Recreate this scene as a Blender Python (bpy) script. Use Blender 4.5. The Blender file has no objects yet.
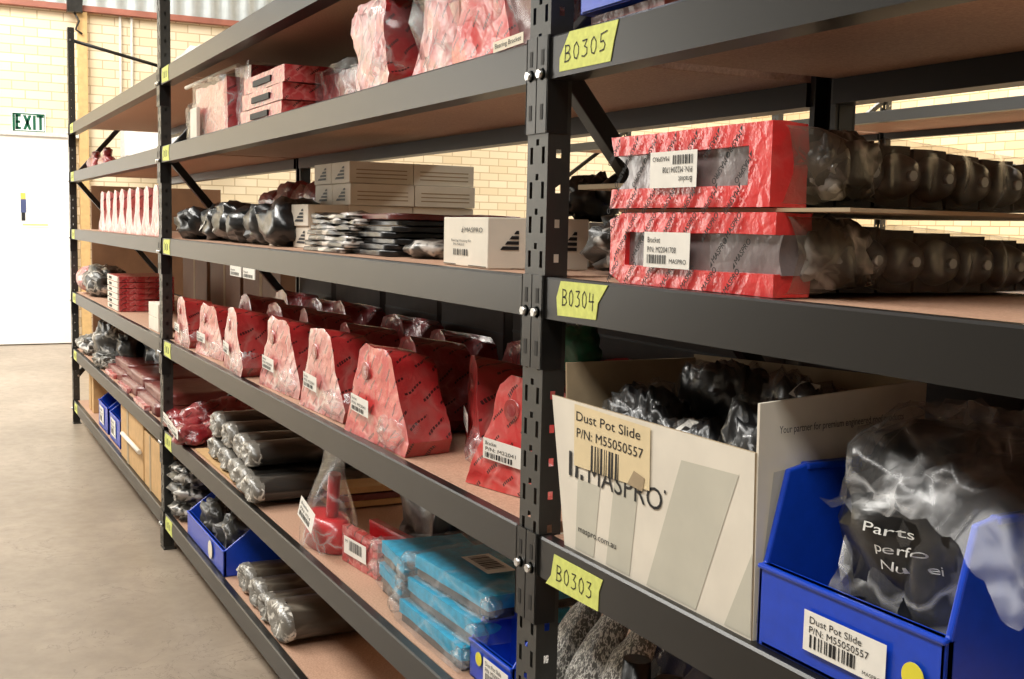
import bpy, bmesh, math, random
from mathutils import Vector, Matrix, noise
from mathutils.bvhtree import BVHTree
random.seed(7)
SC = bpy.context.scene
COL = SC.collection
PI = math.pi

# ------------------------------------------------------------------ materials
def srgb(r, g, b):
    def f(c):
        c /= 255.0
        return c / 12.92 if c <= 0.04045 else ((c + 0.055) / 1.055) ** 2.4
    return (f(r), f(g), f(b), 1.0)

class NT:
    def __init__(self, name):
        self.m = bpy.data.materials.new(name); self.m.use_nodes = True
        self.t = self.m.node_tree; self.t.nodes.clear()
        self.out = self.n('ShaderNodeOutputMaterial')
    def n(self, typ, **kw):
        nd = self.t.nodes.new(typ)
        for k, v in kw.items(): setattr(nd, k, v)
        return nd
    def l(self, a, b): self.t.links.new(a, b)
    def coord(self, scale=(1, 1, 1), rot=(0, 0, 0), kind='Object'):
        tc = self.n('ShaderNodeTexCoord'); mp = self.n('ShaderNodeMapping')
        mp.inputs['Scale'].default_value = scale; mp.inputs['Rotation'].default_value = rot
        self.l(tc.outputs[kind], mp.inputs['Vector']); return mp.outputs['Vector']
    def noise(self, vec, scale, detail=4, rough=.55, dist=0.0):
        n = self.n('ShaderNodeTexNoise'); n.inputs['Scale'].default_value = scale
        n.inputs['Detail'].default_value = detail; n.inputs['Roughness'].default_value = rough
        n.inputs['Distortion'].default_value = dist
        self.l(vec, n.inputs['Vector']); return n.outputs['Fac']
    def ramp(self, fac, stops, interp='LINEAR'):
        r = self.n('ShaderNodeValToRGB'); r.color_ramp.interpolation = interp
        e = r.color_ramp.elements
        while len(e) < len(stops): e.new(0.5)
        for i, (p, c) in enumerate(stops):
            e[i].position = p; e[i].color = c if len(c) == 4 else (*c, 1)
        self.l(fac, r.inputs['Fac']); return r.outputs['Color']
    def math(self, op, a, b=None, c=None):
        m = self.n('ShaderNodeMath', operation=op)
        for i, v in enumerate((a, b, c)):
            if v is None: continue
            if isinstance(v, (int, float)): m.inputs[i].default_value = v
            else: self.l(v, m.inputs[i])
        return m.outputs[0]
    def mix(self, fac, a, b):
        m = self.n('ShaderNodeMix', data_type='RGBA')
        for s, v in ((m.inputs[0], fac), (m.inputs[6], a), (m.inputs[7], b)):
            if isinstance(v, (int, float)): s.default_value = v
            elif isinstance(v, tuple): s.default_value = v
            else: self.l(v, s)
        return m.outputs[2]
    def bump(self, h, strength=.3, dist=.002):
        b = self.n('ShaderNodeBump'); b.inputs['Strength'].default_value = strength
        b.inputs['Distance'].default_value = dist; self.l(h, b.inputs['Height']); return b.outputs['Normal']
    def bsdf(self, color, rough=.5, metal=0, normal=None, coat=0, coat_rough=.1, spec=.5, emit=None, es=0):
        p = self.n('ShaderNodeBsdfPrincipled')
        for s, v in (('Base Color', color), ('Roughness', rough), ('Metallic', metal), ('Coat Weight', coat),
                     ('Coat Roughness', coat_rough), ('Specular IOR Level', spec)):
            if isinstance(v, (int, float, tuple)): p.inputs[s].default_value = v
            else: self.l(v, p.inputs[s])
        if normal is not None:
            self.l(normal, p.inputs['Normal']); self.l(normal, p.inputs['Coat Normal'])
        if emit: p.inputs['Emission Color'].default_value = emit; p.inputs['Emission Strength'].default_value = es
        return p.outputs[0]
    def done(self, sh): self.l(sh, self.out.inputs['Surface']); return self.m

def simple(name, rgb, rough=.5, metal=0, var=.06, bump=.15, scale=30, coat=0, spec=.5, coat_rough=.15):
    k = NT(name); v = k.coord()
    nz = k.noise(v, scale)
    c = srgb(*rgb); d = tuple(x * (1 - var * 2) for x in c[:3]) + (1,); e = tuple(min(1, x * (1 + var * 2)) for x in c[:3]) + (1,)
    col = k.ramp(nz, [(.3, d), (.7, e)])
    return k.done(k.bsdf(col, rough, metal, k.bump(nz, bump, .001), coat, coat_rough, spec))

def dashes(k, scale_a=28, scale_b=16, rot=.75, plane='XZ'):
    """mask of short slanted printed dashes repeated over the film"""
    v = k.coord()
    s = k.n('ShaderNodeSeparateXYZ'); k.l(v, s.inputs[0])
    x = k.math('ADD', s.outputs['X'], s.outputs['Y']); z = s.outputs['Z']
    nz = k.noise(v, 9, 2)
    ca, sa = math.cos(rot), math.sin(rot)
    a = k.math('ADD', k.math('MULTIPLY', x, ca), k.math('MULTIPLY', z, sa))
    b = k.math('ADD', k.math('MULTIPLY', x, -sa), k.math('MULTIPLY', z, ca))
    b = k.math('ADD', b, k.math('MULTIPLY', nz, .05))
    row = k.math('MULTIPLY', b, scale_a)
    rf = k.math('FLOOR', row)
    af = k.math('FRACT', k.math('ADD', k.math('MULTIPLY', a, scale_b), k.math('MULTIPLY', rf, .37)))
    bf = k.math('FRACT', row)
    m = k.math('MULTIPLY', k.math('LESS_THAN', af, .55), k.math('LESS_THAN', bf, .17))
    tiny = k.math('GREATER_THAN', k.math('FRACT', k.math('MULTIPLY', a, scale_b * 11)), .28)
    return k.math('MULTIPLY', m, tiny)

def crease(k, v, scale, width=.07, seed=0.0):
    nz = k.n('ShaderNodeTexNoise'); nz.inputs['Scale'].default_value = scale * .9; nz.inputs['Detail'].default_value = 3; k.l(v, nz.inputs['Vector'])
    mx = k.n('ShaderNodeVectorMath', operation='MULTIPLY_ADD'); k.l(nz.outputs['Color'], mx.inputs[0]); mx.inputs[1].default_value = (1.1 / scale,) * 3; k.l(v, mx.inputs[2])
    vo = k.n('ShaderNodeTexVoronoi', feature='DISTANCE_TO_EDGE'); vo.inputs['Scale'].default_value = scale; k.l(mx.outputs[0], vo.inputs['Vector'])
    r = k.math('MAXIMUM', k.math('SUBTRACT', 1.0, k.math('DIVIDE', vo.outputs['Distance'], width)), 0.0)
    g = k.ramp(k.noise(v, scale * .7, 2), [(.42, (0, 0, 0)), (.62, (1, 1, 1))])
    return k.math('MULTIPLY', r, g), vo.outputs['Distance']

def wrapped(name, rgb, film=(225, 200, 195), film_amt=.45, dash=True, scale=14, rough=.35, bump=.8, coat=.9, da=30, db=17):
    """coloured part shrink-wrapped in printed clear film"""
    k = NT(name); v = k.coord()
    ridge, dd = crease(k, v, scale * 1.3, .16)
    n2 = k.noise(v, scale * .4, 2)
    patch = k.ramp(n2, [(.38, (0, 0, 0)), (.62, (1, 1, 1))])
    fac = k.math('MULTIPLY', k.math('ADD', k.math('MULTIPLY', ridge, .7), k.math('MULTIPLY', patch, .35)), film_amt * 1.4)  # pale mask: milky film plus reflected glints painted into the colour
    col = k.mix(fac, srgb(*rgb), srgb(*film))
    if dash:
        col = k.mix(k.math('MULTIPLY', dashes(k, da, db), .88), col, srgb(25, 15, 18))
    nrm = k.bump(k.math('ADD', k.math('MULTIPLY', dd, 1.5), k.noise(v, scale * 2.5, 4)), bump * .7, .004)
    return k.done(k.bsdf(col, rough, 0, nrm, coat, .18))

def film(name, tint=(235, 235, 235), base=.10, ridge_amt=.65, scale=16, thin=9, gl_rough=.2):
    """clear polythene: mostly see-through, milky along its creases, glossy"""
    k = NT(name); v = k.coord()
    ridge, dd = crease(k, v, scale, .10)
    nrm = k.bump(k.math('ADD', dd, k.noise(v, scale, 2)), .35, .006)
    body = k.bsdf(srgb(*tint), .3, 0, nrm, 0, .1, .5)
    tr = k.n('ShaderNodeBsdfTransparent')
    gl = k.n('ShaderNodeBsdfGlossy'); gl.inputs['Roughness'].default_value = gl_rough; k.l(nrm, gl.inputs['Normal'])
    ge = k.n('ShaderNodeNewGeometry'); dp = k.n('ShaderNodeVectorMath', operation='DOT_PRODUCT')
    k.l(nrm, dp.inputs[0]); k.l(ge.outputs['Incoming'], dp.inputs[1])
    fac = k.math('ADD', k.math('MULTIPLY', k.math('POWER', k.math('SUBTRACT', 1.0, k.math('MINIMUM', k.math('ABSOLUTE', dp.outputs['Value']), 1.0)), 4.0), .45), .035)
    m1 = k.n('ShaderNodeMixShader'); k.l(k.math('ADD', k.math('MULTIPLY', ridge, ridge_amt), base), m1.inputs[0])
    k.l(tr.outputs[0], m1.inputs[1]); k.l(body, m1.inputs[2])
    m2 = k.n('ShaderNodeMixShader'); k.l(fac, m2.inputs[0]); k.l(m1.outputs[0], m2.inputs[1]); k.l(gl.outputs[0], m2.inputs[2])
    return k.done(m2.outputs[0])

def crinkle(name, dark, light, scale=30, rough=.3, amt=1.0, lo=.45, hi=.7, stretch=(1, 1, 1), coat=.7):  # light tone mixes pale film with glints painted along the creases
    k = NT(name); v = k.coord(stretch)
    n1 = k.noise(v, scale, 5, .65, .4)
    ridge, dd = crease(k, v, scale * .8, .2)
    f = k.ramp(k.math('MULTIPLY', k.math('ADD', ridge, k.noise(v, scale * .5, 3)), .6), [(lo, (0, 0, 0)), (hi, (1, 1, 1))])
    col = k.mix(k.math('MULTIPLY', f, amt), srgb(*dark), srgb(*light))
    return k.done(k.bsdf(col, rough, 0, k.bump(k.math('ADD', dd, n1), .6, .004), coat, .22))

M = {}
def beam_mat():
    k = NT('black_powder_coat'); v = k.coord()
    n = k.noise(v, 300, 2); n2 = k.noise(v, 4, 3)
    col = k.ramp(n2, [(.3, srgb(22, 22, 21)), (.7, srgb(28, 27, 26))])
    return k.done(k.bsdf(col, .34, 0, k.bump(n, .05, .0004), 0, .2, .5))
M['black'] = beam_mat()
M['post'] = simple('dark_upright_enamel', (46, 46, 43), .38, 0, .04, .05, 200, spec=.6)
M['hole'] = simple('slot_shadow_steel', (20, 20, 20), .6)
M['zinc'] = simple('bright_zinc', (200, 200, 198), .28, 1, .03, .05, 60)
def board_mat():
    k = NT('particle_board'); v = k.coord((1, 1, 1))
    n = k.noise(v, 220, 3, .7); n2 = k.noise(v, 5, 3)
    c = k.mix(k.ramp(n, [(.35, (0, 0, 0)), (.7, (1, 1, 1))]), srgb(172, 134, 110), srgb(204, 166, 140))
    c = k.mix(k.math('MULTIPLY', n2, .25), c, srgb(152, 118, 96))
    return k.done(k.bsdf(c, .62, 0, k.bump(n, .1, .0006)))
M['board'] = board_mat()
M['tape'] = simple('yellow_masking_tape', (214, 220, 118), .7, 0, .05, .35, 90)
M['ink'] = simple('black_ink', (22, 22, 24), .6, 0, 0, 0)
M['paper'] = simple('label_paper', (232, 222, 200), .6, 0, .02, .05, 40)
M['tanpaper'] = simple('tan_label_paper', (226, 206, 164), .6, 0, .02, .05, 40)
M['paperw'] = simple('white_label_paper', (236, 232, 222), .6, 0, .02, .05, 40)
M['blue'] = simple('blue_polypropylene', (18, 66, 190), .32, 0, .04, .08, 50, coat=.2)
M['yellow'] = simple('yellow_sticker', (226, 214, 60), .5, 0, .02, 0, 40)
M['white_text'] = simple('white_print', (225, 225, 220), .5, 0, 0, 0)
M['red_print'] = wrapped('red_bracket_in_film', (222, 34, 38), (242, 120, 112), .26, False, 22, .35, .45)
M['grey_web'] = wrapped('grey_inner_under_film', (112, 100, 100), (150, 138, 134), .25, False, 16, .3, .3)
M['red_wrap'] = wrapped('red_plate_printed_film', (205, 32, 36), (238, 170, 162), .38)
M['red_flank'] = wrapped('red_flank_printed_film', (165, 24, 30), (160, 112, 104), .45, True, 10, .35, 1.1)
M['sheen_wrap'] = wrapped('milky_film_painted_sheen', (205, 92, 92), (246, 224, 218), .66)  # milky red film with the bright-wall reflection painted into its colour
M['dkred_wrap'] = wrapped('dark_red_film', (135, 20, 30), (200, 120, 115), .35, True, 18)
M['redpack'] = wrapped('red_white_pack_film', (176, 26, 36), (236, 180, 172), .32, True, 30)
M['film'] = film('clear_polythene', base=.04, ridge_amt=.4, scale=13)
M['film_soft'] = film('soft_clear_polythene', base=.03, ridge_amt=.16, scale=9, gl_rough=.25)
M['film_brown'] = film('brown_tinted_film', (96, 90, 80), .32, .6, 12, gl_rough=.28)
M['film_dk'] = film('smoky_polythene', (170, 170, 168), .03, .35, 11, 12)
M['blackbag'] = crinkle('black_polythene_bag', (11, 12, 14), (62, 64, 66), 9, .3, .5, .55, .95, (1, 1, 1), .3)
M['greybag'] = crinkle('grey_crumpled_polythene', (64, 62, 58), (200, 195, 186), 22, .35, 1, .45, .8, (1, 1, 1), .35)
M['silverblack'] = crinkle('black_and_silver_film', (30, 28, 28), (205, 198, 190), 14, .3, 1, .5, .72, (.6, 1, 2.2), .4)
M['rollside'] = crinkle('dark_grey_wrapped_roll', (44, 42, 39), (120, 116, 108), 16, .3, .6, .45, .8, (1, .35, 1))
M['rollend'] = crinkle('gathered_film_end', (112, 108, 100), (222, 218, 208), 45, .35)
M['brownroll'] = crinkle('olive_grey_wrapped_roll', (62, 56, 48), (138, 130, 116), 18, .3, .7, .45, .8, (1, .35, 1))
M['mesh'] = crinkle('silver_mesh_netting', (110, 108, 103), (244, 241, 234), 300, .35, 1, .34, .5, (1.6, 1, .5))
M['card'] = simple('brown_cardboard', (196, 158, 108), .75, 0, .05, .2, 25)
M['carddk'] = simple('kraft_cardboard_inner', (168, 148, 118), .8, 0, .05, .2, 25)
M['whitecard'] = simple('white_carton_board', (226, 218, 202), .6, 0, .03, .1, 12)
M['greycard'] = simple('pale_grey_carton_print', (196, 192, 176), .6, 0, .03, .1, 12)
M['teal'] = simple('turquoise_foam', (24, 160, 198), .55, 0, .12, .5, 60)
M['green'] = simple('green_plastic_wrap', (40, 120, 90), .3, 0, .2, .4, 20, coat=.5)
M['darksteel'] = simple('dark_machined_steel', (52, 50, 47), .35, .6, .15, .3, 20)
M['darkcard'] = simple('dark_filler_carton', (52, 42, 36), .7, 0, .1, .2, 15)
M['brownwood'] = simple('brown_hardboard', (120, 84, 56), .6, 0, .08, .1, 6)
M['red_plain'] = simple('red_enamel', (200, 28, 36), .35, 0, .06, .2, 30, coat=.6)
M['redbrown'] = wrapped('dull_red_flat_bag', (104, 34, 30), (160, 104, 94), .2, False, 12, .45, coat=.4)

# ------------------------------------------------------------------ mesh builder
class MB:
    def __init__(s): s.v = []; s.f = []; s.mi = []; s.mats = []; s.sm = []
    def mat(s, m):
        m = M[m] if isinstance(m, str) else m
        if m not in s.mats: s.mats.append(m)
        return s.mats.index(m)
    def add(s, verts, faces, m, smooth=False, xf=None):
        b = len(s.v); i = s.mat(m)
        for p in verts:
            p = Vector(p); s.v.append(xf @ p if xf else p)
        for f in faces: s.f.append([b + q for q in f]); s.mi.append(i); s.sm.append(smooth)
        return s
    def box(s, x0, x1, y0, y1, z0, z1, m, xf=None):
        v = [(x, y, z) for z in (z0, z1) for y in (y0, y1) for x in (x0, x1)]
        f = [(0, 2, 3, 1), (4, 5, 7, 6), (0, 1, 5, 4), (2, 6, 7, 3), (0, 4, 6, 2), (1, 3, 7, 5)]
        return s.add(v, f, m, False, xf)
    def quad(s, pts, m): return s.add(pts, [tuple(range(len(pts)))], m)
    def prism(s, prof, a0, a1, m, axis='y', xf=None, smooth=False):
        n = len(prof)
        def P(p, a): return (p[0], a, p[1]) if axis == 'y' else ((a, p[0], p[1]) if axis == 'x' else (p[0], p[1], a))
        v = [P(p, a0) for p in prof] + [P(p, a1) for p in prof]
        f = [tuple(range(n)), tuple(range(2 * n - 1, n - 1, -1))] + [(i, n + i, n + (i + 1) % n, (i + 1) % n) for i in range(n)]
        return s.add(v, f, m, smooth, xf)
    def tube(s, pts, r, m, n=10, cap=True, sq=(1, 1)):
        pts = [Vector(p) for p in pts]; rings = []
        rr = r if isinstance(r, (list, tuple)) else [r] * len(pts)
        vs = []
        for i, p in enumerate(pts):
            d = (pts[min(i + 1, len(pts) - 1)] - pts[max(i - 1, 0)]).normalized()
            up = Vector((0, 0, 1)) if abs(d.z) < .9 else Vector((0, 1, 0))
            a = d.cross(up).normalized(); b = a.cross(d)
            for k in range(n):
                t = 2 * PI * k / n
                vs.append(p + a * math.cos(t) * rr[i] * sq[0] + b * math.sin(t) * rr[i] * sq[1])
        fs = []
        for i in range(len(pts) - 1):
            for k in range(n):
                fs.append((i * n + k, i * n + (k + 1) % n, (i + 1) * n + (k + 1) % n, (i + 1) * n + k))
        k0 = len(s.f); nf = len(fs)
        if cap: fs += [tuple(range(n - 1, -1, -1)), tuple(range((len(pts) - 1) * n, len(pts) * n))]
        s.add(vs, fs, m, True)
        for q in range(k0 + nf, len(s.sm)): s.sm[q] = False
        return s
    def text(s, st, size, o, u, v, m, width=None, ax='LEFT'):
        vs, fs, w = text_mesh(st)
        k = size; kx = (width / w) if width else size
        o, u, v = Vector(o), Vector(u).normalized(), Vector(v).normalized()
        off = {'LEFT': 0, 'CENTER': w / 2}[ax]
        return s.add([o + u * ((p[0] - off) * kx) + v * (p[1] * k) for p in vs], fs, m)
    sharp = 0
    def obj(s, name, parent=None, bevel=0, smooth=None, subd=0, loc=None, rz=0):
        me = bpy.data.meshes.new(name)
        me.from_pydata([tuple(p) for p in s.v], [], s.f)
        for m in s.mats: me.materials.append(m)
        for p, i, q in zip(me.polygons, s.mi, s.sm):
            p.material_index = i; p.use_smooth = q if smooth is None else smooth
        me.update()
        bm = bmesh.new(); bm.from_mesh(me); bmesh.ops.recalc_face_normals(bm, faces=bm.faces) if bevel or subd else None
        bm.to_mesh(me); bm.free()
        if s.sharp: me.set_sharp_from_angle(angle=s.sharp)
        o = bpy.data.objects.new(name, me); COL.objects.link(o)
        if parent: o.parent = parent
        if loc: o.location = loc
        if rz: o.rotation_euler.z = rz
        if bevel:
            b = o.modifiers.new('bevel', 'BEVEL'); b.width = bevel; b.segments = 2; b.limit_method = 'ANGLE'
        if subd:
            b = o.modifiers.new('subd', 'SUBSURF'); b.levels = subd; b.render_levels = subd
        return o

_tc = {}
def text_mesh(st):
    if st in _tc: return _tc[st]
    cu = bpy.data.curves.new('t', 'FONT'); cu.body = st; cu.size = 1; cu.resolution_u = 3
    ob = bpy.data.objects.new('t', cu); COL.objects.link(ob)
    dg = bpy.context.evaluated_depsgraph_get(); dg.update()
    me = bpy.data.meshes.new_from_object(ob.evaluated_get(dg))
    vs = [tuple(p.co) for p in me.vertices]; fs = [tuple(p.vertices) for p in me.polygons]
    w = max(p[0] for p in vs) if vs else 1
    bpy.data.objects.remove(ob); bpy.data.curves.remove(cu); bpy.data.meshes.remove(me)
    _tc[st] = (vs, fs, w); return _tc[st]

def tag(o, label=None, cat=None, group=None, kind=None):
    if label: o['label'] = label
    if cat: o['category'] = cat
    if group: o['group'] = group
    if kind: o['kind'] = kind
    return o
def thing(name, label, cat, loc=(0, 0, 0), rz=0, group=None):
    o = bpy.data.objects.new(name, None); COL.objects.link(o); o.empty_display_size = .05
    o.location = loc; o.rotation_euler.z = rz
    return tag(o, label, cat, group)
def struct(o): o['kind'] = 'structure'; return o
def dup(root, loc, rz=0, label=None, group=None, scale=None):
    r = root.copy(); COL.objects.link(r); r.location = loc; r.rotation_euler.z = rz
    if scale: r.scale = scale
    if label: r['label'] = label
    if group: r['group'] = group
    for ch in list(root.children):
        c = ch.copy(); COL.objects.link(c); c.parent = r
        for g in ch.children:
            d = g.copy(); COL.objects.link(d); d.parent = c
    return r

def soft(mb, amp=.004, scale=20, seed=0, cuts=0, fine=0.0, zmin=None):
    """subdivide and crumple with noise"""
    bm = bmesh.new(); vs = [bm.verts.new(p) for p in mb.v]
    fl = []
    for f, i, q in zip(mb.f, mb.mi, mb.sm):
        try: nf = bm.faces.new([vs[k] for k in f]); nf.material_index = i; nf.smooth = True
        except ValueError: pass
    bmesh.ops.remove_doubles(bm, verts=bm.verts, dist=1e-5)
    bmesh.ops.recalc_face_normals(bm, faces=bm.faces)
    if any(len(f.verts) > 4 for f in bm.faces):
        bmesh.ops.triangulate(bm, faces=[f for f in bm.faces if len(f.verts) > 4])
    if cuts: bmesh.ops.subdivide_edges(bm, edges=bm.edges, cuts=cuts, use_grid_fill=True)
    bm.normal_update()
    off = Vector((seed * 3.1, seed * 1.7, seed * .9))
    for v in bm.verts:
        n = v.normal.copy()
        d = noise.noise(v.co * scale + off) * amp
        r = 1 - abs(noise.noise(v.co * scale * 2.3 + off * 2)) * 2
        d += r * fine
        v.co += n * d
        if zmin is not None and v.co.z < zmin: v.co.z = zmin
    out = MB(); out.mats = mb.mats
    bm.verts.index_update()
    out.v = [v.co.copy() for v in bm.verts]
    for f in bm.faces:
        out.f.append([v.index for v in f.verts]); out.mi.append(f.material_index); out.sm.append(True)
    bm.free(); out.sharp = math.radians(50); return out

def blob(rx, ry, rz, m, seed=0, amp=.12, freq=1.6, n=36, sq=1.0, ridge=.1, flat=None):
    """lumpy bag; base at z=0"""
    mb = MB(); vs = []; fs = []; rows = n // 2
    off = Vector((seed * 5.3, seed * 2.1, seed * 7.7))
    for i in range(rows + 1):
        th = PI * i / rows
        for j in range(n):
            ph = 2 * PI * j / n
            d = Vector((math.sin(th) * math.cos(ph), math.sin(th) * math.sin(ph), math.cos(th)))
            def sg(a): return math.copysign(abs(a) ** sq, a)
            e = Vector((sg(d.x), sg(d.y), sg(d.z)))
            k = 1 + amp * noise.noise(d * freq + off) + ridge * (.5 - abs(noise.noise(d * freq * 2.4 + off * 1.3)) * 2)
            p = Vector((e.x * rx * k, e.y * ry * k, e.z * rz * k + rz))
            if p.z < 0: p.z = 0
            if flat and p.z > flat: p.z = flat
            vs.append(p)
    for i in range(rows):
        for j in range(n):
            fs.append((i * n + j, (i + 1) * n + j, (i + 1) * n + (j + 1) % n, i * n + (j + 1) % n))
    mb.add(vs, fs, m, True); 
    bm = bmesh.new(); vv = [bm.verts.new(p) for p in mb.v]
    for f in mb.f:
        try: bm.faces.new([vv[q] for q in f])
        except ValueError: pass
    bmesh.ops.remove_doubles(bm, verts=bm.verts, dist=1e-6)
    bmesh.ops.recalc_face_normals(bm, faces=bm.faces)
    out = MB(); out.mat(m); bm.verts.index_update()
    out.v = [v.co.copy() for v in bm.verts]; out.f = [[v.index for v in f.verts] for f in bm.faces]
    out.mi = [0] * len(out.f); out.sm = [True] * len(out.f); bm.free()
    return out

def bars(mb, o, u, v, w, h, m, seed=1, n=26):
    o, u, v = Vector(o), Vector(u).normalized(), Vector(v).normalized()
    r = random.Random(seed); x = 0; unit = w / n
    while x < w - unit:
        bw = unit * r.choice((.6, .6, 1.1, 1.6)); 
        mb.quad([o + u * x, o + u * (x + bw), o + u * (x + bw) + v * h, o + v * h + u * x], m)
        x += bw + unit * r.choice((.5, .9, 1.3))

def logo(mb, o, u, v, s, m, kx=1.0):
    """stack of four slanted bars that grow towards the bottom"""
    o, u, v = Vector(o), Vector(u).normalized() * kx, Vector(v).normalized()
    for i in range(4):
        L = s * (1 - i * .24); z = i * s * .26; t = s * .17
        x0 = s - L
        mb.quad([o + u * x0 + v * (z), o + u * s + v * (z), o + u * s + v * (z + t), o + u * (x0 + t * .8) + v * (z + t)], m)

STROKES = {
 'B': [[(0, 0), (.02, 1)], [(0, .98), (.4, .95), (.5, .75), (.35, .55), (.08, .5), (.45, .45), (.55, .2), (.35, .02), (-.05, -.02)]],
 '0': [[(.3, 1), (.08, .8), (.02, .45), (.12, .08), (.35, 0), (.52, .3), (.52, .7), (.3, 1)]],
 '3': [[(.05, .95), (.5, .98), (.25, .6), (.5, .48), (.5, .15), (.25, 0), (0, .05)]],
 '5': [[(.12, 1), (.08, .55), (.35, .6), (.52, .35), (.4, .08), (.02, .02)], [(.1, 1), (.7, 1.12)]],
 '4': [[(.1, .95), (.02, .42), (.6, .45)], [(.5, .9), (.45, -.1)]],
}
def tape_label(parent, pts, txt, tc, y=-.0012):
    """piece of tape in the beam's face, pts = outline (x,z); tc = text box (x0,z0,x1,z1 baseline)"""
    mb = MB()
    n = len(pts)
    mb.prism(pts, y, y + .0009, 'tape')
    x0, z0, x1, z1, h = tc
    step = (x1 - x0) / len(txt)
    for i, c in enumerate(txt):
        ox = x0 + step * i; oz = z0 + (z1 - z0) * i / len(txt)
        for st in STROKES[c]:
            P = [Vector((ox + p[0] * step * 1.15, 0, oz + p[1] * h)) for p in st]
            for a, b in zip(P, P[1:]):
                d = (b - a).normalized(); nn = Vector((-d.z, 0, d.x)) * .0009; e = d * .0006
                q = [a - nn - e, b - nn + e, b + nn + e, a + nn - e]
                mb.quad([(p.x, y - .0005, p.z) for p in q], 'ink')
    return mb.obj('tape_label', parent)

# ------------------------------------------------------------------ rack
HB = {'A': 1.8244, 'B': 1.5402, 'C': 1.1993, 'D': .8174, 'E': .469, 'F': .1474}
W = 3.0; PW = .062; PD = .035; DEP = .57; FH = .06

def post_mesh(h):
    mb = MB()
    xs = [0, .009, .0175, .0265, .0355, .0445, .053, .062]
    n = int(h / .05)
    zs0 = [0, .012, .036, .0385, .0475, .05]
    for k in range(n):
        zz = [k * .05 + z for z in zs0]
        for i in range(5):
            for j in range(7):
                if i == 1 and j in (1, 5): continue
                if i == 3 and j == 3: continue
                mb.quad([(xs[j], 0, zz[i]), (xs[j + 1], 0, zz[i]), (xs[j + 1], 0, zz[i + 1]), (xs[j], 0, zz[i + 1])], 'post')
        # sides with one slot per pitch
        for X in (0, PW):
            ys = [0, .014, .022, PD]; z3 = [zz[0], zz[0] + .02, zz[0] + .032, zz[5]]
            for a in range(3):
                for b in range(3):
                    if a == 1 and b == 1: continue
                    mb.quad([(X, ys[a], z3[b]), (X, ys[a + 1], z3[b]), (X, ys[a + 1], z3[b + 1]), (X, ys[a], z3[b + 1])], 'post')
    H = n * .05
    for X in (.0, PW - .012): mb.box(X, X + .012, PD, PD + .002, 0, H, 'post')
    mb.box(-.004, PW + .004, -.004, PD + .01, 0, .004, 'post')
    return mb

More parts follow.
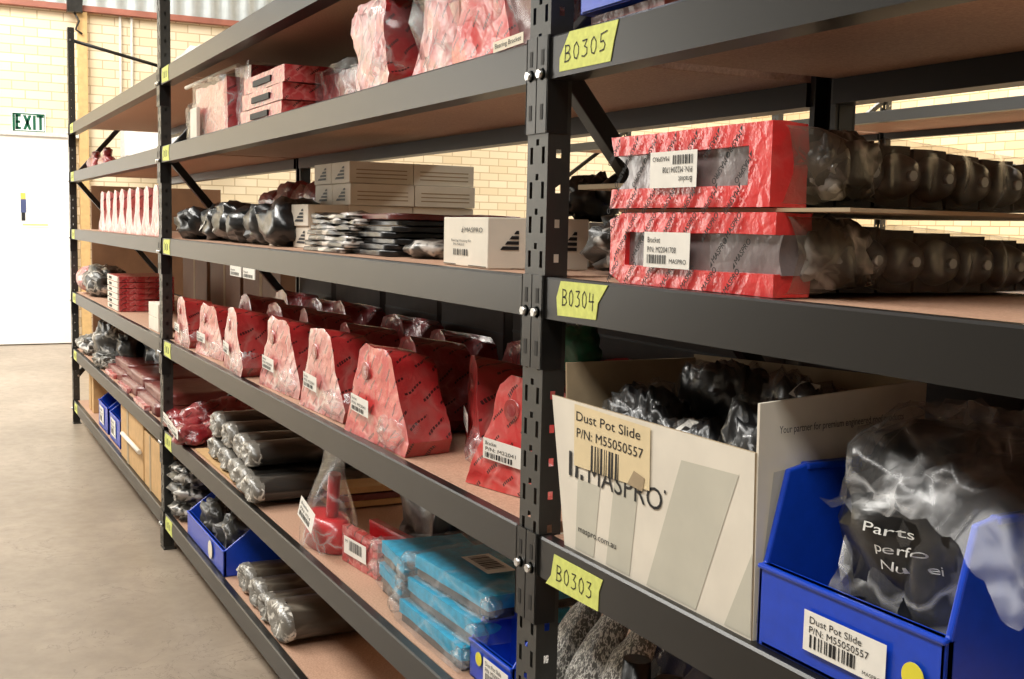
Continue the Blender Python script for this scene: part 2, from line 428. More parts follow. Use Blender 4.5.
post_mb = post_mesh(2.42)
def make_rack(name, label, ox, oy, bays, levels, tapes=True, front_detail=True, HB=HB, DEP=.57):
    root = thing(name, label, 'shelving rack', (ox, oy, 0))
    p0 = None
    for i in range(bays + 1):
        for back in (0, 1):
            x = i * W
            if p0 is None: p0 = post_mb.obj('post', root); o = p0
            else: o = p0.copy(); COL.objects.link(o)
            o.parent = root
            if back: o.location = (x + PW, DEP, 0); o.rotation_euler.z = PI
            else: o.location = (x, 0, 0)
        # frame bracing zigzag
        nodes = [(0.03, .30), (DEP - .03, .905), (.03, 1.51), (DEP - .03, 2.115)]
        for (ya, za), (yb, zb) in zip(nodes, nodes[1:]):
            d = Vector((0, yb - ya, zb - za)).normalized(); nn = Vector((0, -d.z, d.y)) * .014
            a = Vector((0, ya, za)); b = Vector((0, yb, zb))
            mb = MB(); vs = []
            for X in (.016, .044):
                for q in (a - nn, b - nn, b + nn, a + nn): vs.append((x + X, q.y, q.z))
            mb.add(vs, [(0, 1, 2, 3), (7, 6, 5, 4), (0, 4, 5, 1), (1, 5, 6, 2), (2, 6, 7, 3), (3, 7, 4, 0)], 'black')
            mb.obj('brace', root, .002)
        mb = MB(); vs = []
        mb.tube([(x + .03, .035, 2.325), (x + .03, DEP - .03, 2.215)], .011, 'black', 6); mb.obj('brace', root)
        for (yy, z) in ((.03, 1.51), (.03, .30), (DEP - .03, .905), (.012, 2.325)):
            mb = MB(); mb.tube([(x + .01, yy, z), (x + PW + .006, yy, z)], .006, 'zinc', 8); mb.obj('bolt', root)
    for i in range(bays):
        xa, xb = i * W + PW, (i + 1) * W
        for lv in levels:
            h = HB[lv]
            for back in (0, 1):
                mb = MB()
                prof = [(0, -FH), (.045, -FH), (.045, -.02), (.024, -.02), (.024, -.003), (.021, 0), (.003, 0), (0, -.003)]
                mb.prism([(p[0], h + p[1]) for p in prof], xa + .001, xb - .001, 'black', 'x')
                # lip: profile was given as (y, z)
                for X0, X1, sx in ((xa - .030, xa + .002, xa), (xb - .002, xb + .029, xb)):
                    mb.box(X0, X1, -.004, -.0005, h - .135, h + .002, 'black')
                    mb.box(sx - .0015, sx + .0015, -.004, .03, h - .135, h + .002, 'black')
                o = mb.obj('beam', root)
                if back: o.location = (2 * i * W + W + PW, DEP, 0); o.rotation_euler.z = PI
                if not back and front_detail:
                    for X in (xa - .0145, xb + .0135):
                        for zz in (.028, .105):
                            s = MB(); s.box(X - .004, X + .004, -.0046, -.0039, h - zz - .011, h - zz + .011, 'hole')
                            s.obj('plate_slot', o)
                        s = MB(); s.tube([(X, -.012, h - .052), (X, -.002, h - .052)], .0065, 'zinc', 6)
                        s.tube([(X, -.004, h - .052), (X, -.003, h - .052)], .009, 'zinc', 12); s.obj('bolt', o)
                    if tapes and not (i == bays - 1 and lv in 'BCD'):
                        t0 = xa + .0 if i else xa + .03
                        r = random.Random(i * 10 + ord(lv))
                        pts = [(t0 + .035, h - .055), (t0 + .16, h - .058), (t0 + .15, h - .03), (t0 + .165, h - .002), (t0 + .045, h - .004), (t0 + .03, h - .025)]
                        tape_label(o, pts, '', (t0, h, t0, h, .02)) if False else None
                        m_ = MB(); m_.prism(pts, -.0013, -.0003, 'tape')
                        cx = t0 + .055
                        for q in range(4):
                            m_.box(cx + q * .02, cx + q * .02 + .009, -.0018, -.0013, h - .042, h - .020, 'ink') if q % 2 else m_.box(cx + q * .02, cx + q * .02 + .003, -.0018, -.0013, h - .045, h - .016, 'ink')
                        m_.obj('tape_label', o)
                    if i == bays - 1 and tapes and lv == 'B':
                        tape_label(o, [(x + 6 + 0, z) for x, z in ((.092, 1.487), (.092, 1.506), (.118, 1.5385), (.243, 1.5365), (.2335, 1.512), (.226, 1.486))], 'B0305', (6.108, 1.499, 6.222, 1.502, .022))
                    if i == bays - 1 and tapes and lv == 'C':
                        tape_label(o, [(x + 6, z) for x, z in ((.104, 1.147), (.1, 1.172), (.111, 1.196), (.236, 1.1965), (.212, 1.171), (.208, 1.149))], 'B0304', (6.118, 1.163, 6.208, 1.163, .022))
                    if i == bays - 1 and tapes and lv == 'D':
                        tape_label(o, [(x + 6, z) for x, z in ((.089, .754), (.104, .770), (.112, .803), (.245, .803), (.236, .784), (.235, .757))], 'B0303', (6.122, .768, 6.225, .769, .022))
            # board rests in the beam steps
            mb = MB(); mb.box(xa + .002, xb - .002, .025, DEP - .025, h - .0195, h - .001, 'board'); mb.obj('shelf_board', root, .001)
    return root
rack = make_rack('shelving_rack', 'long black bolted shelving rack with particle board shelves lining the aisle', -2 * W, 0, 3, 'ABCDEF')

# ------------------------------------------------------------------ room
XW = -10.78
def brick_mat(name, c1, c2, mortar, scale=1.0, axis='yz'):
    k = NT(name)
    tc = k.n('ShaderNodeTexCoord'); s = k.n('ShaderNodeSeparateXYZ'); k.l(tc.outputs['Object'], s.inputs[0])
    cb = k.n('ShaderNodeCombineXYZ')
    k.l(s.outputs['Y' if axis == 'yz' else 'X'], cb.inputs[0]); k.l(s.outputs['Z'], cb.inputs[1])
    b = k.n('ShaderNodeTexBrick'); k.l(cb.outputs[0], b.inputs['Vector'])
    b.inputs['Color1'].default_value = srgb(*c1); b.inputs['Color2'].default_value = srgb(*c2); b.inputs['Mortar'].default_value = srgb(*mortar)
    b.inputs['Scale'].default_value = 1; b.inputs['Brick Width'].default_value = .24; b.inputs['Row Height'].default_value = .086 * scale
    b.inputs['Mortar Size'].default_value = .006; b.inputs['Mortar Smooth'].default_value = .2; b.inputs['Bias'].default_value = 0
    n = k.noise(tc.outputs['Object'], 12)
    col = k.mix(k.math('MULTIPLY', n, .3), b.outputs['Color'], srgb(*c2))
    return k.done(k.bsdf(col, .8, 0, k.bump(b.outputs['Fac'], -.5, .004)))
brick = brick_mat('cream_brick', (226, 214, 188), (214, 198, 166), (178, 158, 126))
brickx = brick_mat('tan_brick', (222, 202, 166), (206, 180, 138), (160, 134, 98), 1, 'xz')
white_paint = simple('white_door_paint', (236, 234, 230), .45, 0, .01, .03, 5)
wall_paint = simple('grey_wall_paint', (96, 90, 82), .7, 0, .02, .05, 3)
def concrete():
    k = NT('concrete_floor'); v = k.coord()
    n1 = k.noise(v, 1.4, 6, .6); n2 = k.noise(v, 14, 6, .65); n3 = k.noise(v, 3.2, 8, .62, 1.5); n4 = k.noise(v, 60, 4, .6)
    c = k.mix(k.ramp(n1, [(.35, (0, 0, 0)), (.65, (1, 1, 1))]), srgb(138, 124, 108), srgb(164, 149, 132))
    c = k.mix(k.math('MULTIPLY', k.ramp(n2, [(.4, (0, 0, 0)), (.7, (1, 1, 1))]), .35), c, srgb(126, 114, 100))
    crack = k.math('LESS_THAN', k.math('ABSOLUTE', k.math('SUBTRACT', n3, .5)), .004)
    spot = k.math('GREATER_THAN', n2, .72)
    c = k.mix(k.math('MULTIPLY', k.math('MAXIMUM', k.math('MULTIPLY', crack, k.math('GREATER_THAN', n1, .5)), spot), .55), c, srgb(86, 76, 66))
    r = k.math('ADD', k.math('MULTIPLY', n2, .25), .25)
    return k.done(k.bsdf(c, r, 0, k.bump(k.math('ADD', n4, n2), .12, .002)))
floor_m = concrete()
mb = MB(); mb.quad([(XW, -5, 0), (7, -5, 0), (7, 9, 0), (XW, 9, 0)], floor_m); struct(mb.obj('floor'))
# far wall with brick above and beside the door
HT = 5.4
mb = MB(); mb.box(XW - .2, XW, -5, 9, 0, 3.30, brick); struct(mb.obj('wall_far'))
mb = MB(); mb.box(XW - .02, XW + .085, .605, .69, 0, 3.28, simple('tan_pilaster_brick', (198, 164, 112), .8, 0, .05, .2, 20)); struct(mb.obj('trim_1'))
mb = MB(); mb.box(XW - .01, XW + .10, -5, 9, 3.285, 3.34, simple('red_oxide_steel', (150, 92, 76), .6, 0, .1, .1, 5)); struct(mb.obj('trim_2'))
corr = simple('zincalume_corrugated', (176, 182, 182), .5, .15, .05, .05, 10)
mb = MB()
vs = []; fs = []; n = 0; y = -5
while y <= 9:
    x = XW - .12 + .02 * math.sin(y * 2 * PI / .19 * 1.0)
    vs += [(x, y, 3.2), (x, y, HT)]; n += 1; y += .0238
fs = [(2 * i, 2 * i + 2, 2 * i + 3, 2 * i + 1) for i in range(n - 1)]
mb.add(vs, fs, corr, True); struct(mb.obj('wall_upper_far'))
mb = MB(); mb.box(XW - .2, 7, 9, 9.2, 0, HT, brickx); struct(mb.obj('wall_back'))
mb = MB(); mb.box(XW - .2, 7, -5.2, -5, 0, HT, wall_paint); struct(mb.obj('wall_front'))
mb = MB(); mb.box(7, 7.2, -5.2, 9.2, 0, HT, wall_paint); struct(mb.obj('wall_near'))
ceil = simple('grey_roof_sheet', (130, 126, 118), .6, 0, .02, .05, 2)
mb = MB(); mb.box(XW - .2, 7.2, -5.2, 9.2, HT, HT + .1, ceil); struct(mb.obj('ceiling'))
# door
root = thing('door_1', None, None, (XW, -.9, 0)); root['kind'] = 'structure'
mb = MB(); mb.box(.005, .05, -1.0, 1.46, .01, 2.05, white_paint); struct(mb.obj('door_leaf', root, .003))
mb = MB(); mb.box(.0, .075, -1.06, 1.50, 2.05, 2.09, simple('grey_door_head', (200, 198, 192), .5)); struct(mb.obj('door_head', root))
# exit sign on the wall
root = thing('exit_sign', 'green and white EXIT sign on the brick above the white door', 'sign', (XW, .14, 2.09))
g = simple('exit_green', (6, 84, 60), .4, 0, 0, 0)
wz = simple('exit_white', (238, 240, 236), .4, 0, 0, 0)
mb = MB(); mb.box(.0, .02, -.15, .16, -.005, .185, wz); mb.obj('sign_body', root, .002)
mb = MB()
for a, b, c, d in ((-.142, .152, .165, .178), (-.142, .152, .0, .012), (-.142, -.118, .0, .178), (.146, .152, .0, .178)):
    mb.box(.0198, .0212, a, b, c, d, g)
def yz(y, z, w, h): mb.box(.0198, .0212, y, y + w, z, z + h, g)
t = .026
x = -.115
yz(x, .02, t, .14); yz(x, .02, .05, t); yz(x, .08, .045, t); yz(x, .141, .05, t)
x = -.048
for sgn in (1, -1):
    a = Vector((.0205, x if sgn > 0 else x + .052, .02)); b = Vector((.0205, x + .052 if sgn > 0 else x, .16))
    w = Vector((0, .028, 0)); mb.add([a, a + w, b + w, b, a + Vector((.001, 0, 0)), a + w + Vector((.001, 0, 0)), b + w + Vector((.001, 0, 0)), b + Vector((.001, 0, 0))], [(0, 1, 2, 3), (4, 5, 6, 7)], g)
x = .043; yz(x, .02, t, .14)
x = .075; yz(x, .141, .068, t); yz(x + .024, .02, t, .14)
mb.obj('lettering', root)
# poster on the door
root = thing('safety_poster', 'white poster with a small figure taped on the white door', 'poster', (XW + .052, .17, 1.165))
mb = MB(); mb.box(0, .002, -.135, .14, 0, .42, simple('poster_paper', (226, 226, 224), .5, 0, .01, 0)); mb.obj('sheet', root)
mb = MB(); mb.box(.0019, .003, -.10, .13, .015, .03, simple('poster_green', (190, 214, 130), .5))
mb.obj('green_band', root)
mb = MB(); mb.box(.0019, .003, -.115, -.07, .27, .33, simple('poster_yellow', (226, 190, 90), .5)); mb.box(.0019, .003, -.115, -.065, .14, .27, simple('poster_blue', (70, 80, 120), .5)); mb.box(.0019, .003, -.11, -.075, .06, .14, 'ink'); mb.obj('figure', root)
# white wall cabinet beyond the rack
root = thing('wall_cabinet', 'white cabinet on the far brick wall seen through the end bay', 'cabinet', (XW + .0, 1.0, 1.88))
mb = MB(); mb.box(0, .3, 0, .9, 0, .27, simple('grey_white_metal', (196, 196, 200), .4)); mb.obj('body', root, .006)
mb = MB(); mb.box(.3, .312, .01, .44, .01, .26, white_paint); mb.obj('door', root, .003)
mb = MB(); mb.box(.3, .312, .46, .89, .01, .26, white_paint); mb.obj('door', root, .003)
# floodlight / bundle hanging at the wall head
root = thing('wall_junction_box', 'dark cable box fixed under the red steel beam of the far wall', 'electrical box', (XW + .06, .56, 3.3))
b = soft(MB().box(0, .1, -.06, .08, -.04, .12, 'darksteel'), .01, 20, 3, 2); b.obj('box', root)
mb = MB(); mb.tube([(.05, 0, -.02), (.06, .05, -.12), (.05, .02, -.2), (.05, .08, -.24)], .012, 'darksteel', 6); mb.obj('cable', root)
# conduits on wall
cond = simple('grey_conduit', (205, 200, 188), .5)
for yy in (1.01, 1.12):
    o = MB().tube([(XW + .03, yy, 2.15), (XW + .03, yy, 3.28)], .014, cond, 8).obj('conduit')
    tag(o, 'pale conduit running up the far wall, %s of the pair' % ('left' if yy < 1.05 else 'right'), 'pipe')
# brown board behind the end frame
tag(MB().box(-6.37, -6.35, .17, 1.0, .02, 1.475, 'brownwood').obj('hardboard_panel', None, .002), 'brown hardboard panel standing upright behind the end of the rack', 'panel')

# second rack across the next aisle
rack2 = make_rack('shelving_rack', 'black shelving rack across the next aisle, glimpsed through the shelves', -7.0, 3.75, 3, 'ABCD', tapes=False, front_detail=False, HB={'A': 1.925, 'B': 1.50, 'C': 1.08, 'D': .66}, DEP=.9)
rack2.location.z = 0.0
for i, (x, rx, h_, c, nm) in enumerate([(-4.15, .3, .08, 'darksteel', 'dark flat part'), (-2.75, .32, .07, 'darksteel', 'dark wrapped part'), (-1.9, .2, .12, 'dkred_wrap', 'dark red bag'), (-.9, .25, .1, 'blackbag', 'black bag'), (1.1, .3, .12, 'blackbag', 'large black bag'), (-5.1, .3, .14, 'dkred_wrap', 'tall dark red bag')]):
    o = blob(rx, .2, h_, c, i + 40, .2, 1.4, 20, .8).obj('wrapped_part', None, loc=(x, 4.03, 1.50))
    tag(o, nm + ' on the rack across the next aisle', 'part')

# ------------------------------------------------------------------ generic items
def sticker(mb, o, u, v, w, h, lines, bc=None, seed=1, paper='paperw', brand=False):
    """label glued on a face; u = reading direction, v = up, all at its lower left corner"""
    o, u, v = Vector(o), Vector(u).normalized(), Vector(v).normalized()
    n = u.cross(v).normalized()
    a = o + n * .0006
    mb.quad([a, a + u * w, a + u * w + v * h, a + v * h], paper)
    e = n * .0012
    for (tx, ty, ts, s_, tw) in lines:
        mb.text(s_, ts, o + u * tx + v * ty + e, u, v, 'ink', tw)
    if bc:
        bx, by, bw, bh = bc
        bars(mb, o + u * bx + v * by + e, u, v, bw, bh, 'ink', seed)

def wedge_mesh(prof, dep, m_front, m_side, taper=.9, amp=.006, seed=0, cuts=2):
    mb = MB(); n = len(prof)
    cx = sum(p[0] for p in prof) / n
    vs = [(p[0], 0, p[1]) for p in prof] + [((p[0] - cx) * taper + cx, dep, p[1] * (taper if p[1] > .05 else 1)) for p in prof]
    mb.add(vs, [tuple(range(n))], m_front)
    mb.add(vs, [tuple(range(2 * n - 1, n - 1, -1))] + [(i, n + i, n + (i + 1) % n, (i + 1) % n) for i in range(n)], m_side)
    return soft(mb, amp, 16, seed, cuts, amp * .3, 0.0)

PROF_A = [(0, 0), (.33, 0), (.345, .03), (.325, .07), (.295, .11), (.27, .15), (.255, .185), (.225, .2), (.17, .196), (.115, .204), (.085, .185), (.065, .13), (.035, .07), (.01, .03)]
PROF_B = [(0, 0), (.31, 0), (.33, .03), (.30, .07), (.265, .11), (.245, .155), (.225, .19), (.18, .205), (.13, .2), (.09, .195), (.07, .16), (.045, .10), (.012, .04)]
def bagged_bracket(label, loc, rz, seed, prof=PROF_A, dep=.15, mats=('red_wrap', 'red_flank'), sc=(1, 1, 1), with_film=True, group=None, amp=.006):
    root = thing('bagged_bracket', label, 'bracket', loc, rz, group)
    wedge_mesh(prof, dep, mats[0], mats[1], .9, amp, seed, 2).obj('bracket', root)
    # boss: round eyelet on the upright part
    mb = MB(); mb.tube([(.12, -.004, .145), (.12, .012, .145)], [.019, .019], 'red_flank', 14); mb.tube([(.12, -.0045, .145), (.12, -.004, .145)], .011, 'dkred_wrap', 12); mb.obj('eyelet', root)
    mb = MB(); sticker(mb, (.055, -.009, .055), (1, 0, -.05), (0, .0, 1), .1, .036, [(.006, .025, .009, 'Bracket', .03), (.006, .015, .009, 'P/N: M22041', .08)], (.006, .003, .07, .009), seed)
    mb.obj('label', root)
    if with_film:
        # crumpled film end over the toe
        b = blob(.07, .04, .038, 'film', seed + 9, .3, 2.2, 24, .9, .25)
        o = b.obj('bag_end', root, loc=(.26, .02, .0))
    root.scale = sc
    return root

# --- bay 2, level D : bagged red brackets
z = HB['D'] + .0002
front = [(-2.86, .03, 0, .85, 'first red bracket bag from the far upright on the middle shelf'),
         (-2.47, .025, .1, .86, 'red bracket bag with grey crumpled top, next to the far end of the shelf'),
         (-2.08, .03, -.05, .95, 'white-faced bracket bag with bright red right flank, third from the far upright'),
         (-1.64, .03, .05, .98, 'bracket bag with crinkled pink toe standing on the middle shelf, fourth from the far upright'),
         (-1.25, .03, .02, 1.0, 'bracket bag with label and pink toe, fifth from the far upright'),
         (-.87, .02, .03, 1.0, 'largest red bracket bag standing at the shelf edge with a white label'),
         (-.63, .20, -.35, 1.0, 'bright red bracket bag set back, leaning beside the near upright'),
         (-.30, .05, .25, 1.0, 'red bracket bag partly hidden by the near upright')]
for i, (x, y, rz, s, lb) in enumerate(front):
    mats = ('sheen_wrap', 'red_flank') if i < 5 else ('red_wrap', 'red_flank')  # far fronts painted paler than the flanks, as lit from the aisle
    bagged_bracket(lb, (x, y, z), rz, i + 1, PROF_A if i % 2 else PROF_B, .10, mats, (s, 1, s))
proto = bagged_bracket('red bagged bracket in the second row behind the front bracket bags', (-2.75, .24, z), 0, 21, PROF_B, .13, ('red_flank', 'dkred_wrap'), (1, 1, .98), False, 'bracket bags behind the front row')
k = 0
for yy, n_, x0 in ((.19, 5, -2.6), (.345, 7, -2.75)):
    for j in range(n_):
        if k == 0: k += 1; proto.location = (x0, yy, z); continue
        o = dup(proto, (x0 + j * .385 + random.uniform(-.03, .03), yy + random.uniform(-.01, .01), z), random.uniform(-.15, .15),
            'red bagged bracket crowded behind the front row on the middle shelf', 'bracket bags behind the front row')
        o.scale = (1, 1, random.uniform(.95, 1.08))
        k += 1
proto['label'] = 'red bagged bracket crowded behind the front row on the middle shelf'

for i, (x, w_, h_, m_, nm) in enumerate(((-2.9, .4, .26, 'darkcard', 'dark'), (-2.45, .45, .24, 'darkcard', 'dark'), (-1.95, .42, .27, 'darkcard', 'dark'), (-1.5, .4, .25, 'darkcard', 'dark'), (-1.05, .38, .27, 'darkcard', 'dark'), (-.64, .62, .31, 'darkcard', 'wide dark'))):  # dark filler row added to hide the bright wall behind
    root = thing('filler_carton', '%s filler carton at the back of the middle shelf, %s from the far upright' % (nm, ('first', 'second', 'third', 'fourth', 'fifth', 'sixth')[i]), 'box', (x, .52, z))
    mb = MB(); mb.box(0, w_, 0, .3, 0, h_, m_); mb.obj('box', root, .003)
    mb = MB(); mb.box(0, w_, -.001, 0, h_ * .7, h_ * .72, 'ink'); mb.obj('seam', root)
for i, x in enumerate((-5.1, -4.4, -3.72)):  # filler added to cover the bright brick gap
    root = thing('filler_carton', 'brown filler carton at the back of the far bay middle shelf, %s of three' % ('leftmost', 'centre one', 'rightmost')[i], 'box', (x, .50, z))
    mb = MB(); mb.box(0, .62, 0, .3, 0, .30, 'brownwood'); mb.obj('box', root, .003)
    mb = MB(); mb.box(.29, .33, -.001, 0, 0, .30, 'carddk'); mb.obj('tape', root)
# --- white hanging labels under beam C
for i, x in enumerate((-1.84, -1.69)):
    mb = MB(); sticker(mb, (x, -.0035, 1.112), (1, 0, 0), (0, 0, 1), .13, .028, [(.01, .015, .009, 'Bracket', .05)], (.01, .003, .1, .009), 3 + i)
    mb.box(x, x + .13, -.0035, -.0015, 1.112, 1.1405, 'paperw')
    tag(mb.obj('shelf_ticket'), 'small white ticket hanging under the grey beam, %s of the two' % ('left' if i == 0 else 'right'), 'label')

# --- flat packs and boxes helper
def flat_pack(name, label, cat, loc, rz, w, d, h, m, seed, group=None, amp=.006, lab=None):
    root = thing(name, label, cat, loc, rz, group)
    b = soft(MB().box(0, w, 0, d, 0.001, h, m), amp, 14, seed, 5, amp * .4, 0.0)
    if amp > .008: b.sharp = 0
    b.obj('pack', root)
    if lab:
        mb = MB(); sticker(mb, lab, (1, 0, 0), (0, 0, 1), .09, .03, [(.006, .018, .008, 'Bracket', .03)], (.006, .004, .07, .01), seed); mb.obj('label', root)
    return root

# --- bay 2, level B : red packs, stack, tall bags
z = HB['B']
def bag_of_red(label, x, y, w, d, h, seed, m='redpack'):
    root = thing('red_parts_bag', label, 'bag of parts', (x, y, z))
    soft(MB().box(.01, w, .01, d, 0, h, m), .012, 12, seed, 6, .004, 0).obj('contents', root)
    soft(MB().box(0, w + .01, 0, d + .01, 0, h + .012, 'film'), .02, 10, seed + 2, 6, .006, 0).obj('clear_bag', root)
    return root
bag_of_red('dull silver bag beside the far upright on the upper shelf', -2.90, .08, .26, .2, .13, 1, 'greybag')
bag_of_red('square red pack with a pale cardboard strip on the upper shelf', -2.50, .03, .45, .3, .165, 2)
bag_of_red('tall red pack between the square pack and the red stack on the upper shelf', -2.02, .06, .14, .35, .185, 3, 'dkred_wrap')
tag(MB().box(-2.47, -2.37, .012, .024, z, z + .1, 'whitecard').obj('cardboard_strip', None, .002), 'pale cardboard strip leaning against the square red pack', 'cardboard')
tag(MB().tube([(-2.62, .03, z + .186), (-2.0, .06, z + .196)], .007, 'whitecard', 8).obj('white_rod'), 'thin white rod lying across the red packs', 'rod')
for i in range(3):
    o = flat_pack('red_plate_pack', 'printed red plate pack with open slots, %s in the upper shelf stack' % ('bottom', 'middle', 'top')[i], 'pack',
              (-1.86 + .015 * i, .035, z + .0005 + i * .044), 0, .42, .42, .042, 'redpack', 20 + i, 'stack of red plate packs', .004)
    mb = MB(); mb.box(.12, .30, -.006, .012, .012, .028, 'hole'); mb.obj('slot', o)
for i, (x, w_, h_) in enumerate(((-1.40, .3, .10), (-1.12, .3, .085))):
    bag_of_red('dark red bag %s the red plate stack on the upper shelf' % ('right of', 'further right of')[i], x, .12, w_, .3, h_, 31 + i, 'dkred_wrap')
PROF_T = [(0, 0), (.20, 0), (.215, .03), (.19, .07), (.175, .12), (.19, .19), (.17, .215), (.08, .22), (.0, .21), (-.05, .19), (-.03, .12), (-.005, .05)]
PROF_U = [(0, 0), (.22, 0), (.24, .03), (.215, .09), (.20, .16), (.205, .22), (.10, .23), (.05, .225), (.05, .14), (.03, .06)]
for i, (x, y, pr_, s, mt, lb) in enumerate([(-.83, .03, PROF_T, .85, 'sheen_wrap', 'silvery bracket bag with raised corner at the left of the three tall bags'),
                          (-.60, .06, PROF_U, 1.0, 'sheen_wrap', 'tall white-streaked bracket bag in the middle of the three on the upper shelf'),
                          (-.385, .04, PROF_U, 1.0, 'red_wrap', 'tall red bracket bag near the Bearing Bracket label')]):
    root = thing('tall_bagged_bracket', lb, 'bracket', (x, y, z), 0)
    wedge_mesh(pr_, .16, mt, 'red_flank', .92, .012, 60 + i, 3).obj('bracket', root)
    blob(.11, .08, .11, 'film', 70 + i, .3, 2, 24, .8, .25).obj('clear_bag', root, loc=(.12, .06, .0))
    root.scale = (s, 1, s)
bag_of_red('flat red pack lying behind the tall bracket bags', -.98, .2, .35, .25, .06, 44, 'dkred_wrap')
bag_of_red('dusky pink bag beside the near upright on the upper shelf', -.2, .05, .16, .2, .11, 45, 'redbrown')
for i in range(6):  # dark backing added to block the view of the bright next aisle
    tag(blob(.22, .08, .095 + .01 * (i % 2), 'blackbag', 310 + i, .2, 1.5, 26, .55, .15).obj('black_bag', None, loc=(-2.7 + i * .46, .46, z)), 'black filler bag at the back of the upper shelf behind the red packs', 'bag', 'black filler bags at the back of the upper shelf')
# bearing bracket ticket
root = thing('shelf_ticket', 'cream ticket reading Bearing Bracket stuck on the upper beam', 'label', (-.113, -.0045, z - .003))
mb = MB(); mb.box(0, .1, 0, .001, 0, .016, 'paper'); mb.text('Bearing Bracket', .0105, (.006, -.0006, .005), (1, 0, 0), (0, 0, 1), 'ink', .088); mb.obj('ticket', root)
root.rotation_euler.y = -.03
# --- bay 3, level B : blue bin above the label
def bin_mesh(w, d, h, fh, t=.006, sl=.06, m='blue'):
    """open picking bin, front at y=0"""
    mb = MB()
    mb.box(t, w - t, 0, d, 0, t, m)
    mb.box(0, w, 0, t * 1.4, 0, fh, m)            # front wall
    mb.box(0, w, -.003, t * 1.4 + .002, fh - .006, fh, m)
    mb.box(0, w, d - t, d, 0, h, m)
    prof = [(0, 0), (d, 0), (d, h), (sl + .03, h), (sl, h - .006), (t * .6, fh), (0, fh)]
    for X in (0, w - t):
        mb.prism([(p[0], p[1]) for p in prof], X, X + t, m, 'x')
    for X0 in (-.004, w - t - .002):   # rolled rims
        mb.box(X0, X0 + t + .006, sl + .025, d, h - .008, h, m)
    return mb
def blue_bin(label, loc, w, d, h, fh, sl=.06, rz=0, lab=True, text=('Dust Pot Slide', 'P/N: M55050557'), tilt=0, dot=None, lw=.114, lh=.044, lx=.07, lz=.02):
    root = thing('blue_picking_bin', label, 'storage bin', loc, rz)
    bin_mesh(w, d, h, fh, .008 if w > .2 else .005, sl).obj('bin', root, .0025)
    if lab:
        mb = MB(); sticker(mb, (lx, -.0035, lz), (1, 0, tilt), (-tilt, 0, 1), lw, lh,
            [(.008, lh * .72, lh * .24, text[0], lw * .65), (.008, lh * .48, lh * .24, text[1], lw * .74), (lw * .74, lh * .1, lh * .12, 'MASPRO', lw * .22)], (.010, lh * .12, lw * .6, lh * .32), 5)
        mb.obj('label', root)
    if dot:
        mb = MB(); mb.tube([(dot[0], -.0042, dot[1]), (dot[0], -.003, dot[1])], dot[2], 'yellow', 28); mb.obj('yellow_dot', root)
    return root
tag(soft(MB().box(.12, .30, .03, .3, z, z + .02, 'redbrown'), .003, 20, 5, 3, 0).obj('flat_red_pack'), 'flat red-brown pack under the blue bin on the upper shelf', 'pack')
blue_bin('blue bin on the upper shelf above the B0305 tape', (.108, .02, z + .023), .2, .35, .14, .1, lab=False)

